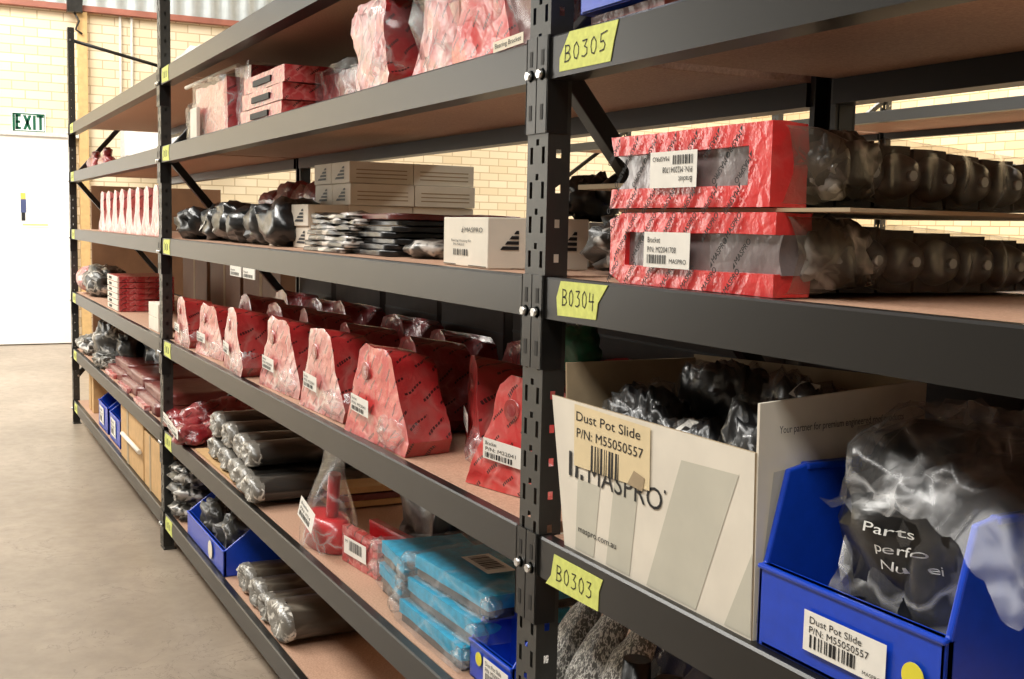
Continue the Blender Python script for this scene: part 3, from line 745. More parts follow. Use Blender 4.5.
# --- bay 3, level C : two bracket bundles
z = HB['C']
def bracket_bundle(label, loc, w, h, open_left, upside, seed):
    root = thing('bracket_bundle', label, 'bracket bundle', loc)
    fl = .024; wb = .038
    prof_parts = []
    # red U-shaped channel: two flanges and a web
    if open_left: prof = [(0, 0), (w, 0), (w, h), (0, h), (.006, h - fl), (w - wb, h - fl), (w - wb, fl), (.004, fl)]
    else: prof = [(.0, .010), (.03, 0), (w, 0), (w, fl), (wb, fl), (wb, h - fl), (w, h - fl), (w, h), (.03, h), (.0, h - .01)]
    mb = MB(); mb.prism(prof, 0, .05, 'red_print'); 
    b = soft(mb, .0025, 30, seed, 2, .001, 0); b.obj('channel', root)
    # grey inner face behind the film
    x0, x1 = (.0, w - wb) if open_left else (wb, w)
    n = 14; vs = []; fs = []
    for i in range(n + 1):
        zz = fl + (h - 2 * fl) * i / n; q = math.sin(PI * i / n)
        if open_left: vs += [(.028 * q + .003, .008, zz), (x1, .006, zz)]
        else: vs += [(x0, .006, zz), (x1 + .004 - .006 * q, .008, zz)]
    fs = [(2 * i, 2 * i + 1, 2 * i + 3, 2 * i + 2) for i in range(n)]
    vb = len(vs); vs += [(v[0], .045, v[2]) for v in vs]
    fs += [(vb + a, vb + d, vb + c, vb + b_) for a, b_, c, d in fs]
    mb = MB(); mb.add(vs, fs, 'grey_web', True)
    side = 0 if open_left else 1
    mb.add([vs[2 * i + side] for i in range(n + 1)] + [vs[vb + 2 * i + side] for i in range(n + 1)], [(i, i + 1, n + 2 + i, n + 1 + i) for i in range(n)], 'grey_web', True)
    mb.obj('inner_web', root)
    # printed film marks: slanted MASPRO lettering over the face
    mb = MB(); a = math.radians(48)
    u = Vector((math.cos(a), 0, math.sin(a))); v = Vector((-math.sin(a), 0, math.cos(a)))
    if upside: u, v = -u, -v
    R = random.Random(seed)
    nx = int(w / .042)
    for i in range(nx):
        for zz in (-.001, h - .030, h * .36):
            xx = .006 + i * .042 + (.018 if zz == h * .36 else 0)
            if zz == h * .36 and w * .22 < xx < w * .62: continue
            if xx > w - .03: continue
            o = Vector((xx, -.0048, zz))
            if upside: o = o - u * .028 - v * .004
            [mb.text('MASPRO', .0105, o + Vector((dx_, -.0002 * i_, 0)), u, v, 'ink', .036) for i_, dx_ in enumerate((0, .0006, .0012))]
            q = o - u * .007
            mb.quad([q, q + u * .005, q + u * .005 + v * .006, q + v * .001], 'ink')
    mb.obj('film_print', root)
    # label
    mb = MB()
    lw, lh = .098, .044
    L = [(.008, .031, .010, 'Bracket', .028), (.008, .019, .010, 'P/N: M22041708', .062), (.056, .006, .008, 'MASPRO', .036)]
    if upside: sticker(mb, (w * .31 + lw, -.0055, .024 + lh), (-1, 0, 0), (0, 0, -1), lw, lh, L, (.008, .005, .042, .011), 4)
    else: sticker(mb, (w * .27, -.0055, .024), (1, 0, 0), (0, 0, 1), lw, lh, L, (.008, .005, .042, .011), 4)
    mb.quad([(p.x, p.y + .0, p.z) for p in [Vector((w * .25 - .001, -.0044, .023))] * 3], 'ink') if False else None
    mb.obj('label', root)
    # nested brackets behind, one lump each, wrapped in smoky film
    X = w - .002
    def hk(y): return h * (1 - max(0, y - .05) * .62)
    for j in range(7):
        yy = .075 + j * .058
        m_ = 'red_print' if j == 0 and not open_left else ('rollside' if j % 2 else 'darksteel')
        b = MB(); b.box(.01, X - .012, yy - .026, yy + .026, .004, hk(yy) - .008, 'darksteel'); b = soft(b, .004, 25, j + seed, 2, .001, 0)
        b.obj('nested_bracket', root)
        b = MB(); r = .021
        hh = hk(yy) * .48; b.tube([(X - .03, yy, hh), (X - .004, yy, hh), (X + .012, yy, hh), (X + .016, yy, hh)], [r * 1.3, r * 1.3, r, r * .5], 'rollside', 16); b.obj('boss', root)
        b = MB(); b.tube([(X + .012, yy, hh), (X + .021, yy, hh)], .006, 'zinc', 10); b.obj('stud', root)
    # film sleeve: corrugated along y over the bosses
    mb = MB(); vs = []; fs = []; NY = 64; NZ = 14
    for i in range(NY + 1):
        yy = .0 + .5 * i / NY
        ph = math.cos((yy - .075) / .058 * 2 * PI)
        neck = max(0, 1 - abs(yy - .1) / .05)
        for j in range(NZ + 1):
            t = PI * j / NZ - PI / 2
            rr = .013 + .004 * ph * (yy > .06) - (.007 * neck)
            xx = X + .008 + rr * math.cos(t) * 1.4; zz = hk(yy) / 2 + (hk(yy) / 2 - .004 - .012 * neck) * math.sin(t)
            nn = noise.noise(Vector((xx * 30, yy * 30, zz * 30 + seed))) * .005
            vs.append((xx + nn, yy + .01, zz))
    for i in range(NY):
        for j in range(NZ): fs.append((i * (NZ + 1) + j, i * (NZ + 1) + j + 1, (i + 1) * (NZ + 1) + j + 1, (i + 1) * (NZ + 1) + j))
    mb.add(vs, fs, 'film_brown', True); mb.obj('film_sleeve', root)
    # gathered film neck behind the front channel
    b = blob(.020, .045, h * .40, 'greybag', seed + 5, .3, 2.4, 26, .8, .3); b.obj('film_gather', root, loc=(X + .003, .1 if open_left else .085, h * .1))
    return root
bracket_bundle('lower of the two red bracket bundles, label upright, open side to the right', (.205, .02, z + .0005), .335, .092, False, False, 3)
bracket_bundle('upper of the two red bracket bundles, its label upside down', (.203, .02, z + .0985), .325, .092, True, True, 8)
mb = MB(); mb.box(.21, .64, .03, .54, z + .0935, z + .0975, 'carddk'); mb = soft(mb, .0006, 9, 4, 5)
tag(mb.obj('cardboard_divider'), 'thin cardboard sheet between the two bracket bundles', 'cardboard')
mb = soft(MB().box(-.02, .2, .10, .34, z + .13, z + .137, 'carddk'), .0008, 9, 6, 3)
tag(mb.obj('cardboard_flap'), 'brown cardboard flap lying on the carton left of the bracket bundles', 'cardboard')

# items behind the near upright (level C)
def small_carton(label, loc, w, d, h, rz=0, m='whitecard', lg=True, lab=False, grp=None, name='white_carton', side='greycard'):
    root = thing(name, label, 'box', loc, rz, grp)
    mb = MB(); mb.box(0, w, 0, d, 0, h, m); mb.obj('carton', root, .0015)
    mb = MB(); mb.box(w * .46, w * .54, -.0008, 0, 0, h, 'paperw')
    if lab:
        mb = MB(); o = (0.02, -.0012, 0)
        mb.text('MASPRO', .012, (w * .50, -.0012, h * .70), (1, 0, 0), (0, 0, 1), 'ink', w * .40)
        logo(mb, (w * .43, -.0012, h * .70), (1, 0, 0), (0, 0, 1), .010, 'ink')
        mb.text('Bearing Housing Kit', .006, (w * .2, -.0012, h * .5), (1, 0, 0), (0, 0, 1), 'ink', w * .45)
        mb.text('P/N M40310', .006, (w * .25, -.0012, h * .42), (1, 0, 0), (0, 0, 1), 'ink', w * .25)
        bars(mb, (w * .25, -.0012, h * .22), (1, 0, 0), (0, 0, 1), w * .33, h * .13, 'ink', 2, 16)
        mb.box(w * .02, w * .3, -.0012, 0, h * .02, h * .035, 'ink'); mb.box(w * .6, w * .97, -.0012, 0, h * .02, h * .035, 'ink')
        mb.obj('print', root)
    elif lg:
        mb = MB(); s = min(w, h) * .62
        logo(mb, (w * .22, -.0012, h * .2), (1, 0, 0), (0, 0, 1), s, 'ink', 2.2); mb.obj('logo', root)
    return root
c1 = small_carton('white carton with printed label, in front beside the near upright', (-.44, .06, z), .225, .078, .086, -.08, lab=True)
mb = MB(); logo(mb, (.2264, .022, .032), (0, 1, 0), (0, 0, 1), .034, 'ink'); mb.obj('logo', c1)
c2 = small_carton('white carton behind the labelled one, half hidden by the near upright', (-.395, .152, z), .215, .078, .086, -.08, lg=False)
mb = MB(); logo(mb, (.2164, .022, .032), (0, 1, 0), (0, 0, 1), .034, 'ink'); mb.obj('logo', c2)
small_carton('plain grey carton standing behind the near upright', (-.52, .29, z), .22, .2, .082, 0, m='greycard', lg=False)
root = thing('motor_part', 'dark round motor part on a carton behind the near upright', 'part', (-.40, .36, z + .083))
blob(.055, .05, .045, 'darksteel', 5, .3, 3, 26, .9, .3).obj('body', root)
MB().tube([(.03, 0, .05), (.12, -.02, .07)], .022, 'darksteel', 12).obj('shaft', root)
MB().tube([(-.03, -.03, .03), (-.05, -.08, .02)], .018, 'darksteel', 12).obj('flange', root)
blue_bin('blue bin behind the bracket bundles at the near upright', (-.28, .35, z), .22, .19, .17, .08, .05, lab=False)
tag(blob(.085, .08, .045, 'greybag', 11, .35, 2.5, 36, .8, .35).obj('crinkled_bag', None, loc=(-.01, .22, z)), 'crinkled clear grey bag between the near upright and the lower bracket bundle', 'bag')
for i, (x, y, w_) in enumerate(((-.62, .32, .16), (-.75, .18, .14))):
    tag(blob(w_ / 2, .06, .02, 'greybag' if i else 'blackbag', 81 + i, .3, 2, 24, .8).obj('small_bag', None, loc=(x, y, z + (0 if i else 0))), 'small crumpled %s bag lying behind the labelled white carton' % ('black', 'grey')[i], 'bag')

# --- bay 2, level C : stack of small cartons, pile of flat bags, black bags
bw, bd, bh = .158, .19, .0605
first = small_carton('x', (-1.845, .25, z), bw, bd - .002, bh - .001, 0, grp='white cartons stacked on the middle of the shelf')
mb = MB()
for t_ in range(3):
    mb.box(bw, bw + .0007, .02, .17, .014 + t_ * .011, .017 + t_ * .011, 'carddk')
mb.obj('side_print', first)
rows = ('bottom', 'second', 'third', 'top'); 
for r_ in range(4):
    for c_ in range(2):
        for d_ in range(2):
            lb = 'small white carton in the %s row of the carton stack, %s column, %s' % (rows[r_], ('left', 'right')[c_], ('front', 'rear')[d_])
            loc = (-1.845 + c_ * (bw + .003) + (.01 if r_ == 2 else 0), .25 + d_ * bd, z + r_ * bh + .0002)
            if r_ == c_ == d_ == 0: first['label'] = lb; continue
            dup(first, loc, 0, lb)
o = dup(first, (-1.69, .14, z), 0, 'small white carton on the shelf just left of the flat bag pile, the right one'); 
o = dup(first, (-1.69, .135, z + bh), 0, 'small white carton standing on another just left of the flat bag pile')
o = dup(first, (-1.87, .12, z), 0, 'lone small white carton at the left foot of the carton stack'); o.scale = (.7, .7, .9)
nth = ('lowest', 'second', 'third', 'fourth', 'fifth', 'sixth', 'topmost')
for i in range(7):
    root = thing('flat_parts_bag', 'flat dark bag with crumpled silver edge in the pile before the cartons, %s' % nth[i], 'bag', (-1.37 + .010 * (i % 3), .085 + .004 * i, z + .0002 + i * .0135), .02 * (i % 3), 'pile of flat dark bags')
    b = soft(MB().box(.06, .52 - .02 * (i % 2), .02, .32, 0, .011, 'blackbag' if i < 6 else 'redbrown'), .005, 11, i, 7, .002, 0); b.sharp = 0; b.obj('contents', root)
    b = soft(MB().box(0, .30, -.01, .06, .001, .010, 'silverblack'), .011, 15, i + 5, 8, .004, 0); b.sharp = 0; b.obj('crumpled_edge', root)
for i in range(6):
    x = -3.0 + .08 + i * .21
    root = thing('black_parts_bag', 'dark bag in the row on the shelf, %s from the far upright' % ('first', 'second', 'third', 'fourth', 'fifth', 'sixth')[i], 'bag', (x + .10, .17 if i else .13, z), 0, 'row of dark bags')
    blob(.115, .09, .058 + .004 * (i % 3), 'blackbag', i + 12, .25, 1.6, 28, .75, .18).obj('bag', root)
    if i < 3:
        b = MB(); sticker(b, (-.09, -.082, .03), (1, 0, .3), (-.12, .35, 1), .09, .06, [(.01, .04, .012, 'Bracket', .05)], (.01, .008, .07, .02), i); b.obj('label', root)
tag(blob(.15, .1, .115, 'blackbag', 31, .25, 1.7, 36, .6, .2).obj('black_bag', None, loc=(-1.98, .45, z)), 'tall glossy black bag standing left of the white carton stack', 'bag')
for i in range(5):
    tag(blob(.13, .06, .098 + .008 * (i % 2), 'dkred_wrap', 50 + i, .2, 1.6, 24, .6, .15).obj('red_bag', None, loc=(-2.86 + i * .2 - (.03 if i > 2 else 0), .43, z)),
        'dark red bag standing behind the row of black bags', 'bag', 'red bags behind the black bags')

# --- bay 2, level E
z = HB['E']
tag(soft(MB().box(-2.50, -1.70, .03, .35, z, z + .006, 'card'), .0015, 8, 3, 4).obj('cardboard_sheet'), 'light brown cardboard sheet under the grey rolls', 'cardboard')
def roll(label, loc, w, h, L, seed, m='rollside', grp=None, name='wrapped_roll'):
    root = thing(name, label, 'roll', loc, 0, grp)
    mb = MB(); n = 22; vs = []; fs = []
    for i in range(9):
        y = .02 + (L - .02) * i / 8
        for k_ in range(n):
            t = 2 * PI * k_ / n
            q = 1 + .05 * noise.noise(Vector((math.cos(t) * 2, math.sin(t) * 2, y * 9 + seed)))
            vs.append((w / 2 * math.cos(t) * q, y, h / 2 + h / 2 * math.sin(t) * q))
    for i in range(8):
        for k_ in range(n): fs.append((i * n + k_, i * n + (k_ + 1) % n, (i + 1) * n + (k_ + 1) % n, (i + 1) * n + k_))
    fs.append(tuple(range(8 * n, 9 * n)))
    mb.add(vs, fs, m, True); mb.obj('roll', root)
    mb = MB(); vs = []; fs = []; rad = [1.0, 1.02, .93, .72, .45, .15]; yy = [.024, .008, -.004, -.010, -.004, .0]
    for i in range(6):
        for k_ in range(n):
            t = 2 * PI * k_ / n; q = rad[i] * (1 + .12 * noise.noise(Vector((math.cos(t) * 3, math.sin(t) * 3, i + seed * 2))))
            vs.append((w / 2 * math.cos(t) * q, yy[i] + .01 * noise.noise(Vector((math.cos(t) * 4, math.sin(t) * 4, i * 3 + seed))), h / 2 + h / 2 * math.sin(t) * q))
    for i in range(5):
        for k_ in range(n): fs.append((i * n + k_, i * n + (k_ + 1) % n, (i + 1) * n + (k_ + 1) % n, (i + 1) * n + k_))
    fs.append(tuple(range(5 * n, 6 * n)))
    mb.add(vs, fs, 'rollend', True); mb.obj('gathered_end', root)
    return root
words = ('first', 'second', 'third', 'fourth', 'fifth')
for i, x in enumerate((-2.37, -2.18, -2.00, -1.88, -1.74)):
    # lower then upper
    roll('dark grey wrapped roll, bottom row of the stack, %s from the red bags' % words[i], (x + .07, .05 - .01 * i, z + .0065), .15, .073, .42, i, grp='dark grey wrapped rolls')
    if i < 4 or True:
        if i == 4: continue
        roll('dark grey wrapped roll, top row of the stack, %s from the red bags' % words[i], (x + .075, .055 - .005 * i, z + .0805), .14, .085 - .004 * i, .40, i + 9, grp='dark grey wrapped rolls')
for i, (zz, mm) in enumerate(((.12, 'card'), (.098, 'redbrown'), (.08, 'card'))):
    tag(MB().box(-1.62, -1.50, .2, .45, z + zz - .075, z + zz - .058, mm).obj('cardboard_slip', None, .001), 'small %s card slip right of the grey roll stack' % ('upper brown', 'middle reddish', 'lower brown')[i], 'cardboard')
for i, (x, y, h_) in enumerate(((-2.90, .06, .075), (-2.76, .05, .07), (-2.62, .04, .065), (-2.80, .2, .12), (-2.6, .22, .1))):
    root = thing('red_parts_bag', 'dull red bag left of the grey rolls, %s' % ('nearest the far upright', 'middle of the front ones', 'next to the grey rolls', 'behind at the left', 'behind at the right')[i], 'bag', (x, y, z), 0)
    blob(.075, .06 + (.08 if i > 2 else 0), h_ / 1.9, 'dkred_wrap', 90 + i, .3, 2, 26, .8, .25).obj('bag', root)
    if i < 3:
        b = MB(); sticker(b, (-.02, -.064, .04), (1, .0, -.05), (0, 0, 1), .11, .036, [(.01, .02, .01, 'Bracket', .05)], (.01, .004, .08, .01), i); b.obj('label', root)
# clear bag with red cup
root = thing('clear_parts_bag', 'clear bag holding a red cup with a white label, lower shelf', 'bag', (-1.19, .085, z))
MB().tube([(0, 0, .002), (0, 0, .05), (0, 0, .075), (0, 0, .078)], [.085, .085, .075, .05], 'red_plain', 24, sq=(1.25, .6)).obj('cup', root)
MB().tube([(.03, .0, .075), (.05, .0, .19)], .016, 'red_plain', 12).obj('stem', root)
mb = MB(); NN = 30; vs = []; fs = []
prof_ = [(.0, .125, .062), (.03, .13, .064), (.07, .12, .06), (.12, .095, .05), (.17, .07, .03), (.21, .075, .012), (.24, .085, .006)]
for i, (zz, rx, ry) in enumerate(prof_):
    for k_ in range(NN):
        t = 2 * PI * k_ / NN; q = 1 + .1 * noise.noise(Vector((math.cos(t) * 2, math.sin(t) * 2, zz * 14)))
        vs.append((rx * math.cos(t) * q + zz * .18, ry * math.sin(t) * q, zz))
for i in range(len(prof_) - 1):
    for k_ in range(NN): fs.append((i * NN + k_, i * NN + (k_ + 1) % NN, (i + 1) * NN + (k_ + 1) % NN, (i + 1) * NN + k_))
mb.add(vs, fs, 'film', True); mb.obj('film_bag', root, subd=1)
mb = MB(); sticker(mb, (.0, -.078, .085), (1, 0, -.2), (.2, .15, 1), .115, .05, [(.01, .034, .011, 'Breather', .06), (.01, .021, .011, 'P/N: M14', .08)], (.01, .006, .08, .012), 8); mb.obj('label', root)
# black cloth like bag
root = thing('black_foil_bag', 'black crumpled bag standing behind the red plates, lower shelf', 'bag', (-1.0, .32, z))
b = blob(.15, .07, .1, 'blackbag', 17, .35, 1.8, 40, .6, .3); b.obj('bag', root)
soft(MB().box(-.2, .10, -.09, .0, .19, .198, 'blackbag'), .012, 12, 8, 6, .006).obj('folded_top', root)
for i, (x, y, h_) in enumerate(((-1.05, .075, .085), (-1.0, .125, .105))):
    root = thing('red_plate', '%s of the two red plates standing by the clear bag' % ('front', 'rear')[i], 'plate', (x, y, z), .1)
    mb = MB(); mb.box(0, .19, 0, .02, 0, h_, 'redpack' if i == 0 else 'red_plain'); soft(mb, .003, 30, i, 4, 0, 0).obj('plate', root)
    soft(MB().box(0, .20, .015, .085, 0, .012, 'red_plain'), .001, 20, i, 2, 0, 0).obj('foot', root)
    if i == 0:
        mb = MB(); sticker(mb, (.02, -.004, .024), (1, 0, 0), (0, 0, 1), .12, .042, [(.008, .028, .010, 'M', .012)], (.03, .012, .07, .024), 3); mb.obj('label', root)
# blue foam packs
def foam_pack(label, loc, w, d, rz, seed, h=.044):
    root = thing('foam_filter_pack', label, 'filter pack', loc, rz, 'turquoise packs in clear film')
    soft(MB().box(0, w, 0, d, h * .42, h, 'teal'), .003, 22, seed, 4, .001).obj('foam', root)
    soft(MB().box(.004, w - .004, .004, d - .004, 0, h * .42, 'blackbag'), .002, 20, seed, 3, 0, 0).obj('black_base', root)
    soft(MB().box(-.006, w + .006, -.008, d + .006, .0005, h + .005, 'film_soft'), .008, 20, seed + 4, 6, .003, 0).obj('film_wrap', root)
    for s_ in (0, 1):
        b = blob(.022, .018, .016, 'film', seed + s_, .4, 2.5, 16, .8, .4); b.obj('gathered_end', root, loc=(w * s_ + (.012 if s_ else -.012), .0, h * .3))
    return root
for lev in range(3):
    z0 = z + .0005 + lev * .051
    foam_pack('turquoise foam pack in clear film, right column, %s' % ('bottom', 'middle', 'top')[lev], (-.60 + .02 * lev, .045 + .008 * lev, z0), .30, .2, 0.03 * lev, lev * 3)
    if lev: foam_pack('turquoise foam pack in clear film, left column, %s' % ('', 'lower', 'upper')[lev], (-.80 + .015 * lev, .07, z0 - .027), .17, .18, -.1, lev * 5 + 1)
mb = MB(); sticker(mb, (-.47, .12, z + .158), (1, 0, 0), (0, 1, 0), .12, .06, [], (.01, .01, .09, .04), 3); tag(mb.obj('barcode_ticket'), 'barcode ticket on the top right turquoise pack', 'label')
foam_base = tag(soft(MB().box(-.79, -.63, .08, .25, z, z + .022, 'blackbag'), .002, 12, 4, 3, 0, z).obj('black_flat_pack'), 'black flat pack under the left column of turquoise packs', 'pack')
blue_bin('blue bin with cream label half hidden behind the near upright, lower shelf', (-.285, .055, z), .165, .085, .14, .07, .045, lab=True, lx=.065, lz=.012, lw=.095, lh=.045, dot=(.045, .045, .012))

# --- bay 2, level F
z = HB['F']
for i in range(3):
    for j in range(2):
        tag(blob(.11, .1, .036, 'greybag', 100 + i * 2 + j, .35, 2.2, 28, .7, .35).obj('crinkled_bag', None, loc=(-2.84 + j * .12 + .01, .12 + j * .02 + .1 * j, z + i * .068)),
            'crinkled silver bag in the pile at the far end of the bottom shelf, %s %s' % (('lowest', 'middle', 'top')[i], ('front', 'rear')[j]), 'bag')
blue_bin('blue bin of dark parts on the bottom shelf', (-2.60, .02, z), .56, .34, .17, .085, .11, lab=False)
mb = MB(); mb.tube([(-2.21, .0155, z + .045), (-2.21, .0145, z + .045)], .03, 'paper', 20); tag(mb.obj('round_sticker'), 'round orange-white sticker on the front of the bottom shelf bin', 'sticker')
for i, (x, y, h_) in enumerate(((-2.47, .12, .07), (-2.35, .2, .085), (-2.22, .13, .07))):
    tag(blob(.09, .07, h_, 'greybag' if i != 1 else 'blackbag', 130 + i, .35, 2.2, 28, .8, .35).obj('wrapped_part', None, loc=(x, y, z + .009)), 'crinkled %s part in the bottom shelf blue bin, %s' % (('silver', 'black', 'grey')[i], ('left', 'rear', 'right')[i]), 'part')
for i, (x, w_, h_) in enumerate(((-1.90, .15, .085), (-1.745, .13, .085), (-1.62, .12, .08), (-1.47, .19, .105))):
    roll('olive grey wrapped roll on the bottom shelf, %s from the blue bin' % words[i], (x + .03, .045 - .006 * i, z), w_, h_, .36, 20 + i, 'brownroll', 'olive rolls on the bottom shelf')

# --- bay 3, level E : silver mesh sleeves
z = HB['E']
for i, x in enumerate((-.022, .056, .132, .21, .29)):
    root = thing('mesh_sleeve', 'silver netting sleeve leaning back on the lower near shelf, %s from the near upright' % words[i], 'sleeve', (x, .062, z), 0, 'silver netting sleeves')
    mb = MB(); P = [(0, .0, .003), (.0, .01, .05), (.003, .03, .11), (.010, .055, .17), (.016, .07, .20), (.02, .08, .235), (.022, .085, .265)]
    mb.tube(P, [.034, .040, .038, .033, .024, .012, .005], 'mesh' if i < 3 else 'film_dk', 20, sq=(.95, .8)); soft(mb, .004, 40, i, 1, .0015).obj('sleeve', root)
    if i > 2: mb = MB(); mb.tube([(0, .01, .003), (.0, .02, .2)], [.03, .02], 'blackbag', 12); mb.obj('contents', root)
tag(blob(.2, .12, .12, 'blackbag', 190, .2, 1.8, 30, .5, .2).obj('black_bag', None, loc=(.1, .36, z)), 'black bag behind the silver netting sleeves', 'bag')

# --- bay 3, level D : carton and blue bin
z = HB['D']
root = thing('open_carton', 'open white carton labelled Dust Pot Slide, P/N M55050557, under the B0304 tape', 'box', (0, 0, 0))
cx0, cx1, cy0, cy1 = .118, .538, .012, .252
t = .004
mb = MB()
# front panel leans out to the left at the top
def panel(a, b, c, d, off, m1, m2):
    off = Vector(off); P = [Vector(q) for q in (a, b, c, d)]
    mb.add(P + [q + off for q in P], [(0, 1, 2, 3)], m1)
    mb.add(P + [q + off for q in P], [(7, 6, 5, 4), (0, 4, 5, 1), (1, 5, 6, 2), (2, 6, 7, 3), (3, 7, 4, 0)], m2)
zt = z + .212
panel((cx0, cy0, z), (cx1, cy0, z), (cx1 - .002, cy0 - .004, zt), (.078, cy0 - .004, zt), (0, t, 0), 'whitecard', 'carddk')
mb.obj('front_panel', root)
mb = MB()
panel((cx1 + .001, cy0 + .002, z), (cx1 + .001, cy1, z), (cx1 + .004, cy1 + .004, z + .283), (cx1 + .001, cy0 - .002, z + .267), (-t, 0, 0), 'whitecard', 'whitecard')
mb.obj('side_panel', root)
mb = MB(); panel((cx0 + .0, cy1, z), (cx0 + .0, cy0 + .005, z), (cx0 - .028, cy0 + .01, z + .26), (cx0 - .028, cy1, z + .26), (t, 0, 0), 'whitecard', 'carddk')
mb.obj('side_panel', root)
mb = MB(); panel((cx1, cy1, z), (cx0, cy1, z), (cx0 - .028, cy1, z + .265), (cx1 + .003, cy1 + .003, z + .283), (0, -t, 0), 'whitecard', 'carddk'); mb.obj('back_panel', root)
mb = MB(); mb.box(cx0, cx1 - .002, cy0 + .004, cy1 - .004, z + .0003, z + .004, 'carddk'); mb.obj('base_panel', root)
# pale grey slanted stripes printed on the front
mb = MB()
def fy(zz): return cy0 - .004 * (zz - z) / .212 - .0006
def fq(pts, m, e=0): mb.quad([(x, fy(zz) - e, zz) for x, zz in pts], m)
fq([(.085, z + .195), (.115, z + .195), (.132, z + .003), (.122, z + .003)], 'greycard') if False else None
fq([(.155, z + .105), (.215, z + .105), (.200, z + .003), (.150, z + .003)], 'greycard')
fq([(.255, z + .15), (.315, z + .17), (.29, z + .003), (.232, z + .003)], 'greycard')
fq([(.40, z + .178), (.51, z + .182), (.435, z + .003), (.33, z + .003)], 'greycard')
fq([(.537, z + .10), (.537, z + .003), (.49, z + .003)], 'greycard')
mb.obj('printed_stripes', root)
mb = MB()
# big MASPRO lettering with the two-bar mark, label overlaps its top
mb.text('MASPRO', .040, (.180, fy(z + .1) - .0007, z + .105), (1, 0, 0), (0, 0, 1), 'ink', .182)
fq([(.131, z + .105), (.139, z + .105), (.139, z + .140), (.131, z + .140)], 'ink', .0007)
fq([(.148, z + .105), (.156, z + .105), (.156, z + .128), (.150, z + .128)], 'ink', .0007)
fq([(.163, z + .105), (.170, z + .105), (.170, z + .112), (.163, z + .112)], 'ink', .0007)
fq([(.366, z + .130), (.370, z + .130), (.370, z + .134), (.366, z + .134)], 'ink', .0007)
mb.obj('lettering', root); mb = MB()
mb.text('maspro.com.au', .013, (.158, fy(z + .03) - .0007, z + .030), (1, 0, 0), (0, 0, 1), 'ink', .10)
mb.obj('web_address', root)
mb = MB()
fq([(.146, z + .122), (.335, z + .126), (.335, z + .206), (.146, z + .209)], 'tanpaper', .0013)
e = .0019
mb.text('Dust Pot Slide', .0185, (.150, fy(z + .19) - e, z + .187), (1, 0, 0), (0, 0, 1), 'ink', .163)
mb.text('P/N: M55050557', .0185, (.152, fy(z + .17) - e, z + .164), (1, 0, 0), (0, 0, 1), 'ink', .168)
bars(mb, (.192, fy(z + .13) - e, z + .1225), (1, 0, 0), (0, 0, 1), .072, .036, 'ink', 9, 22)
mb.obj('label', root)
mb = MB(); fq([(.285, z + .125), (.32, z + .122), (.325, z + .14), (.30, z + .145)], 'carddk', .0021); mb.obj('torn_tape', root)
# side lettering
mb = MB(); X = cx1 + .0052
mb.text('Your partner for premium engineered roof products', .012, (X, .035, z + .233), (0, 1, .03), (0, 0, 1), 'ink', .185)
mb.text('MASPRO', .03, (X - .001, .07, z + .165), (0, 1, .03), (0, 0, 1), 'ink', .15)
mb.obj('side_lettering', root)
mb = MB()
mb.quad([(X - .0007, .03, z + .19), (X - .0007, .07, z + .195), (X - .0035, .05, z + .02), (X - .0035, .016, z + .02)], 'greycard'); mb.obj('side_stripes', root)
# bags inside
for i, (x, y, rx, ry, rz_, zz, mm) in enumerate(((.205, .088, .075, .05, .112, z + .005, 'a'), (.33, .085, .07, .048, .10, z + .005, 'b'), (.465, .085, .052, .05, .118, z + .005, 'c'), (.42, .19, .09, .042, .128, z + .005, 'd'), (.25, .19, .095, .042, .132, z + .005, 'e'))):
    root = thing('black_parts_bag', 'glossy black bag in the open carton, %s' % ('front left', 'front middle', 'front right corner', 'rear right', 'rear left')[i], 'bag', (x, y, zz))
    b = blob(rx, ry, rz_, 'blackbag', 150 + i, .2, 1.8, 40, .7, .22); b.obj('bag', root)
    b = blob(rx * 1.03, ry * 1.03, rz_ * 1.02, 'film_dk', 160 + i, .2, 1.9, 36, .7, .22); b.obj('film', root)
    if i in (1, 3):
        m_ = MB(); m_.quad([(-.02, -ry * .5, rz_ * 1.92), (.03, -ry * .55, rz_ * 1.86), (.02, -ry * .1, rz_ * 2.04), (-.015, -ry * .1, rz_ * 2.05)], 'paperw'); m_.obj('label', root)
# near blue bin with label
bin1 = blue_bin('large blue bin in front with Dust Pot Slide label and yellow dot', (.546, .012, z), .262, .42, .2, .092, .03, tilt=0, dot=(.228, .046, .0135), lx=.080, lz=.022, lw=.115, lh=.043)
root = thing('printed_black_bag', 'black bag with white print under clear plastic in the large blue bin', 'bag', (.69, .19, z + .0085))
b = blob(.105, .15, .122, 'blackbag', 171, .16, 1.5, 48, .75, .12); bo = b.obj('bag', root)
bv = BVHTree.FromPolygons([tuple(p) for p in b.v], b.f)
tm = MB()
for s_, zz, xx, wd in (('Parts', .155, .0, .05), ('perfo', .137, .012, .045), ('Nu ei', .120, .018, .045)):
    vs, fs, w_ = text_mesh(s_)
    P = []
    for p in vs:
        q = Vector((xx + p[0] * wd / w_, -.4, zz + p[1] * .014))
        h_ = bv.ray_cast(q, Vector((0, 1, 0)))
        P.append((h_[0] + Vector((0, -.0045, 0))) if h_[0] else Vector((q.x, -.12, q.z)))
    tm.add(P, fs, 'white_text')
tm.obj('white_print', root)
b = blob(.108, .165, .130, 'film', 172, .22, 1.5, 48, .8, .22); b.obj('clear_bag', root)
root = thing('clear_empty_bag', 'crumpled clear bag draped over the right edge of the large blue bin', 'bag', (.74, .09, z + .205))
mb = MB(); vs = []; fs = []; NU, NV = 26, 20
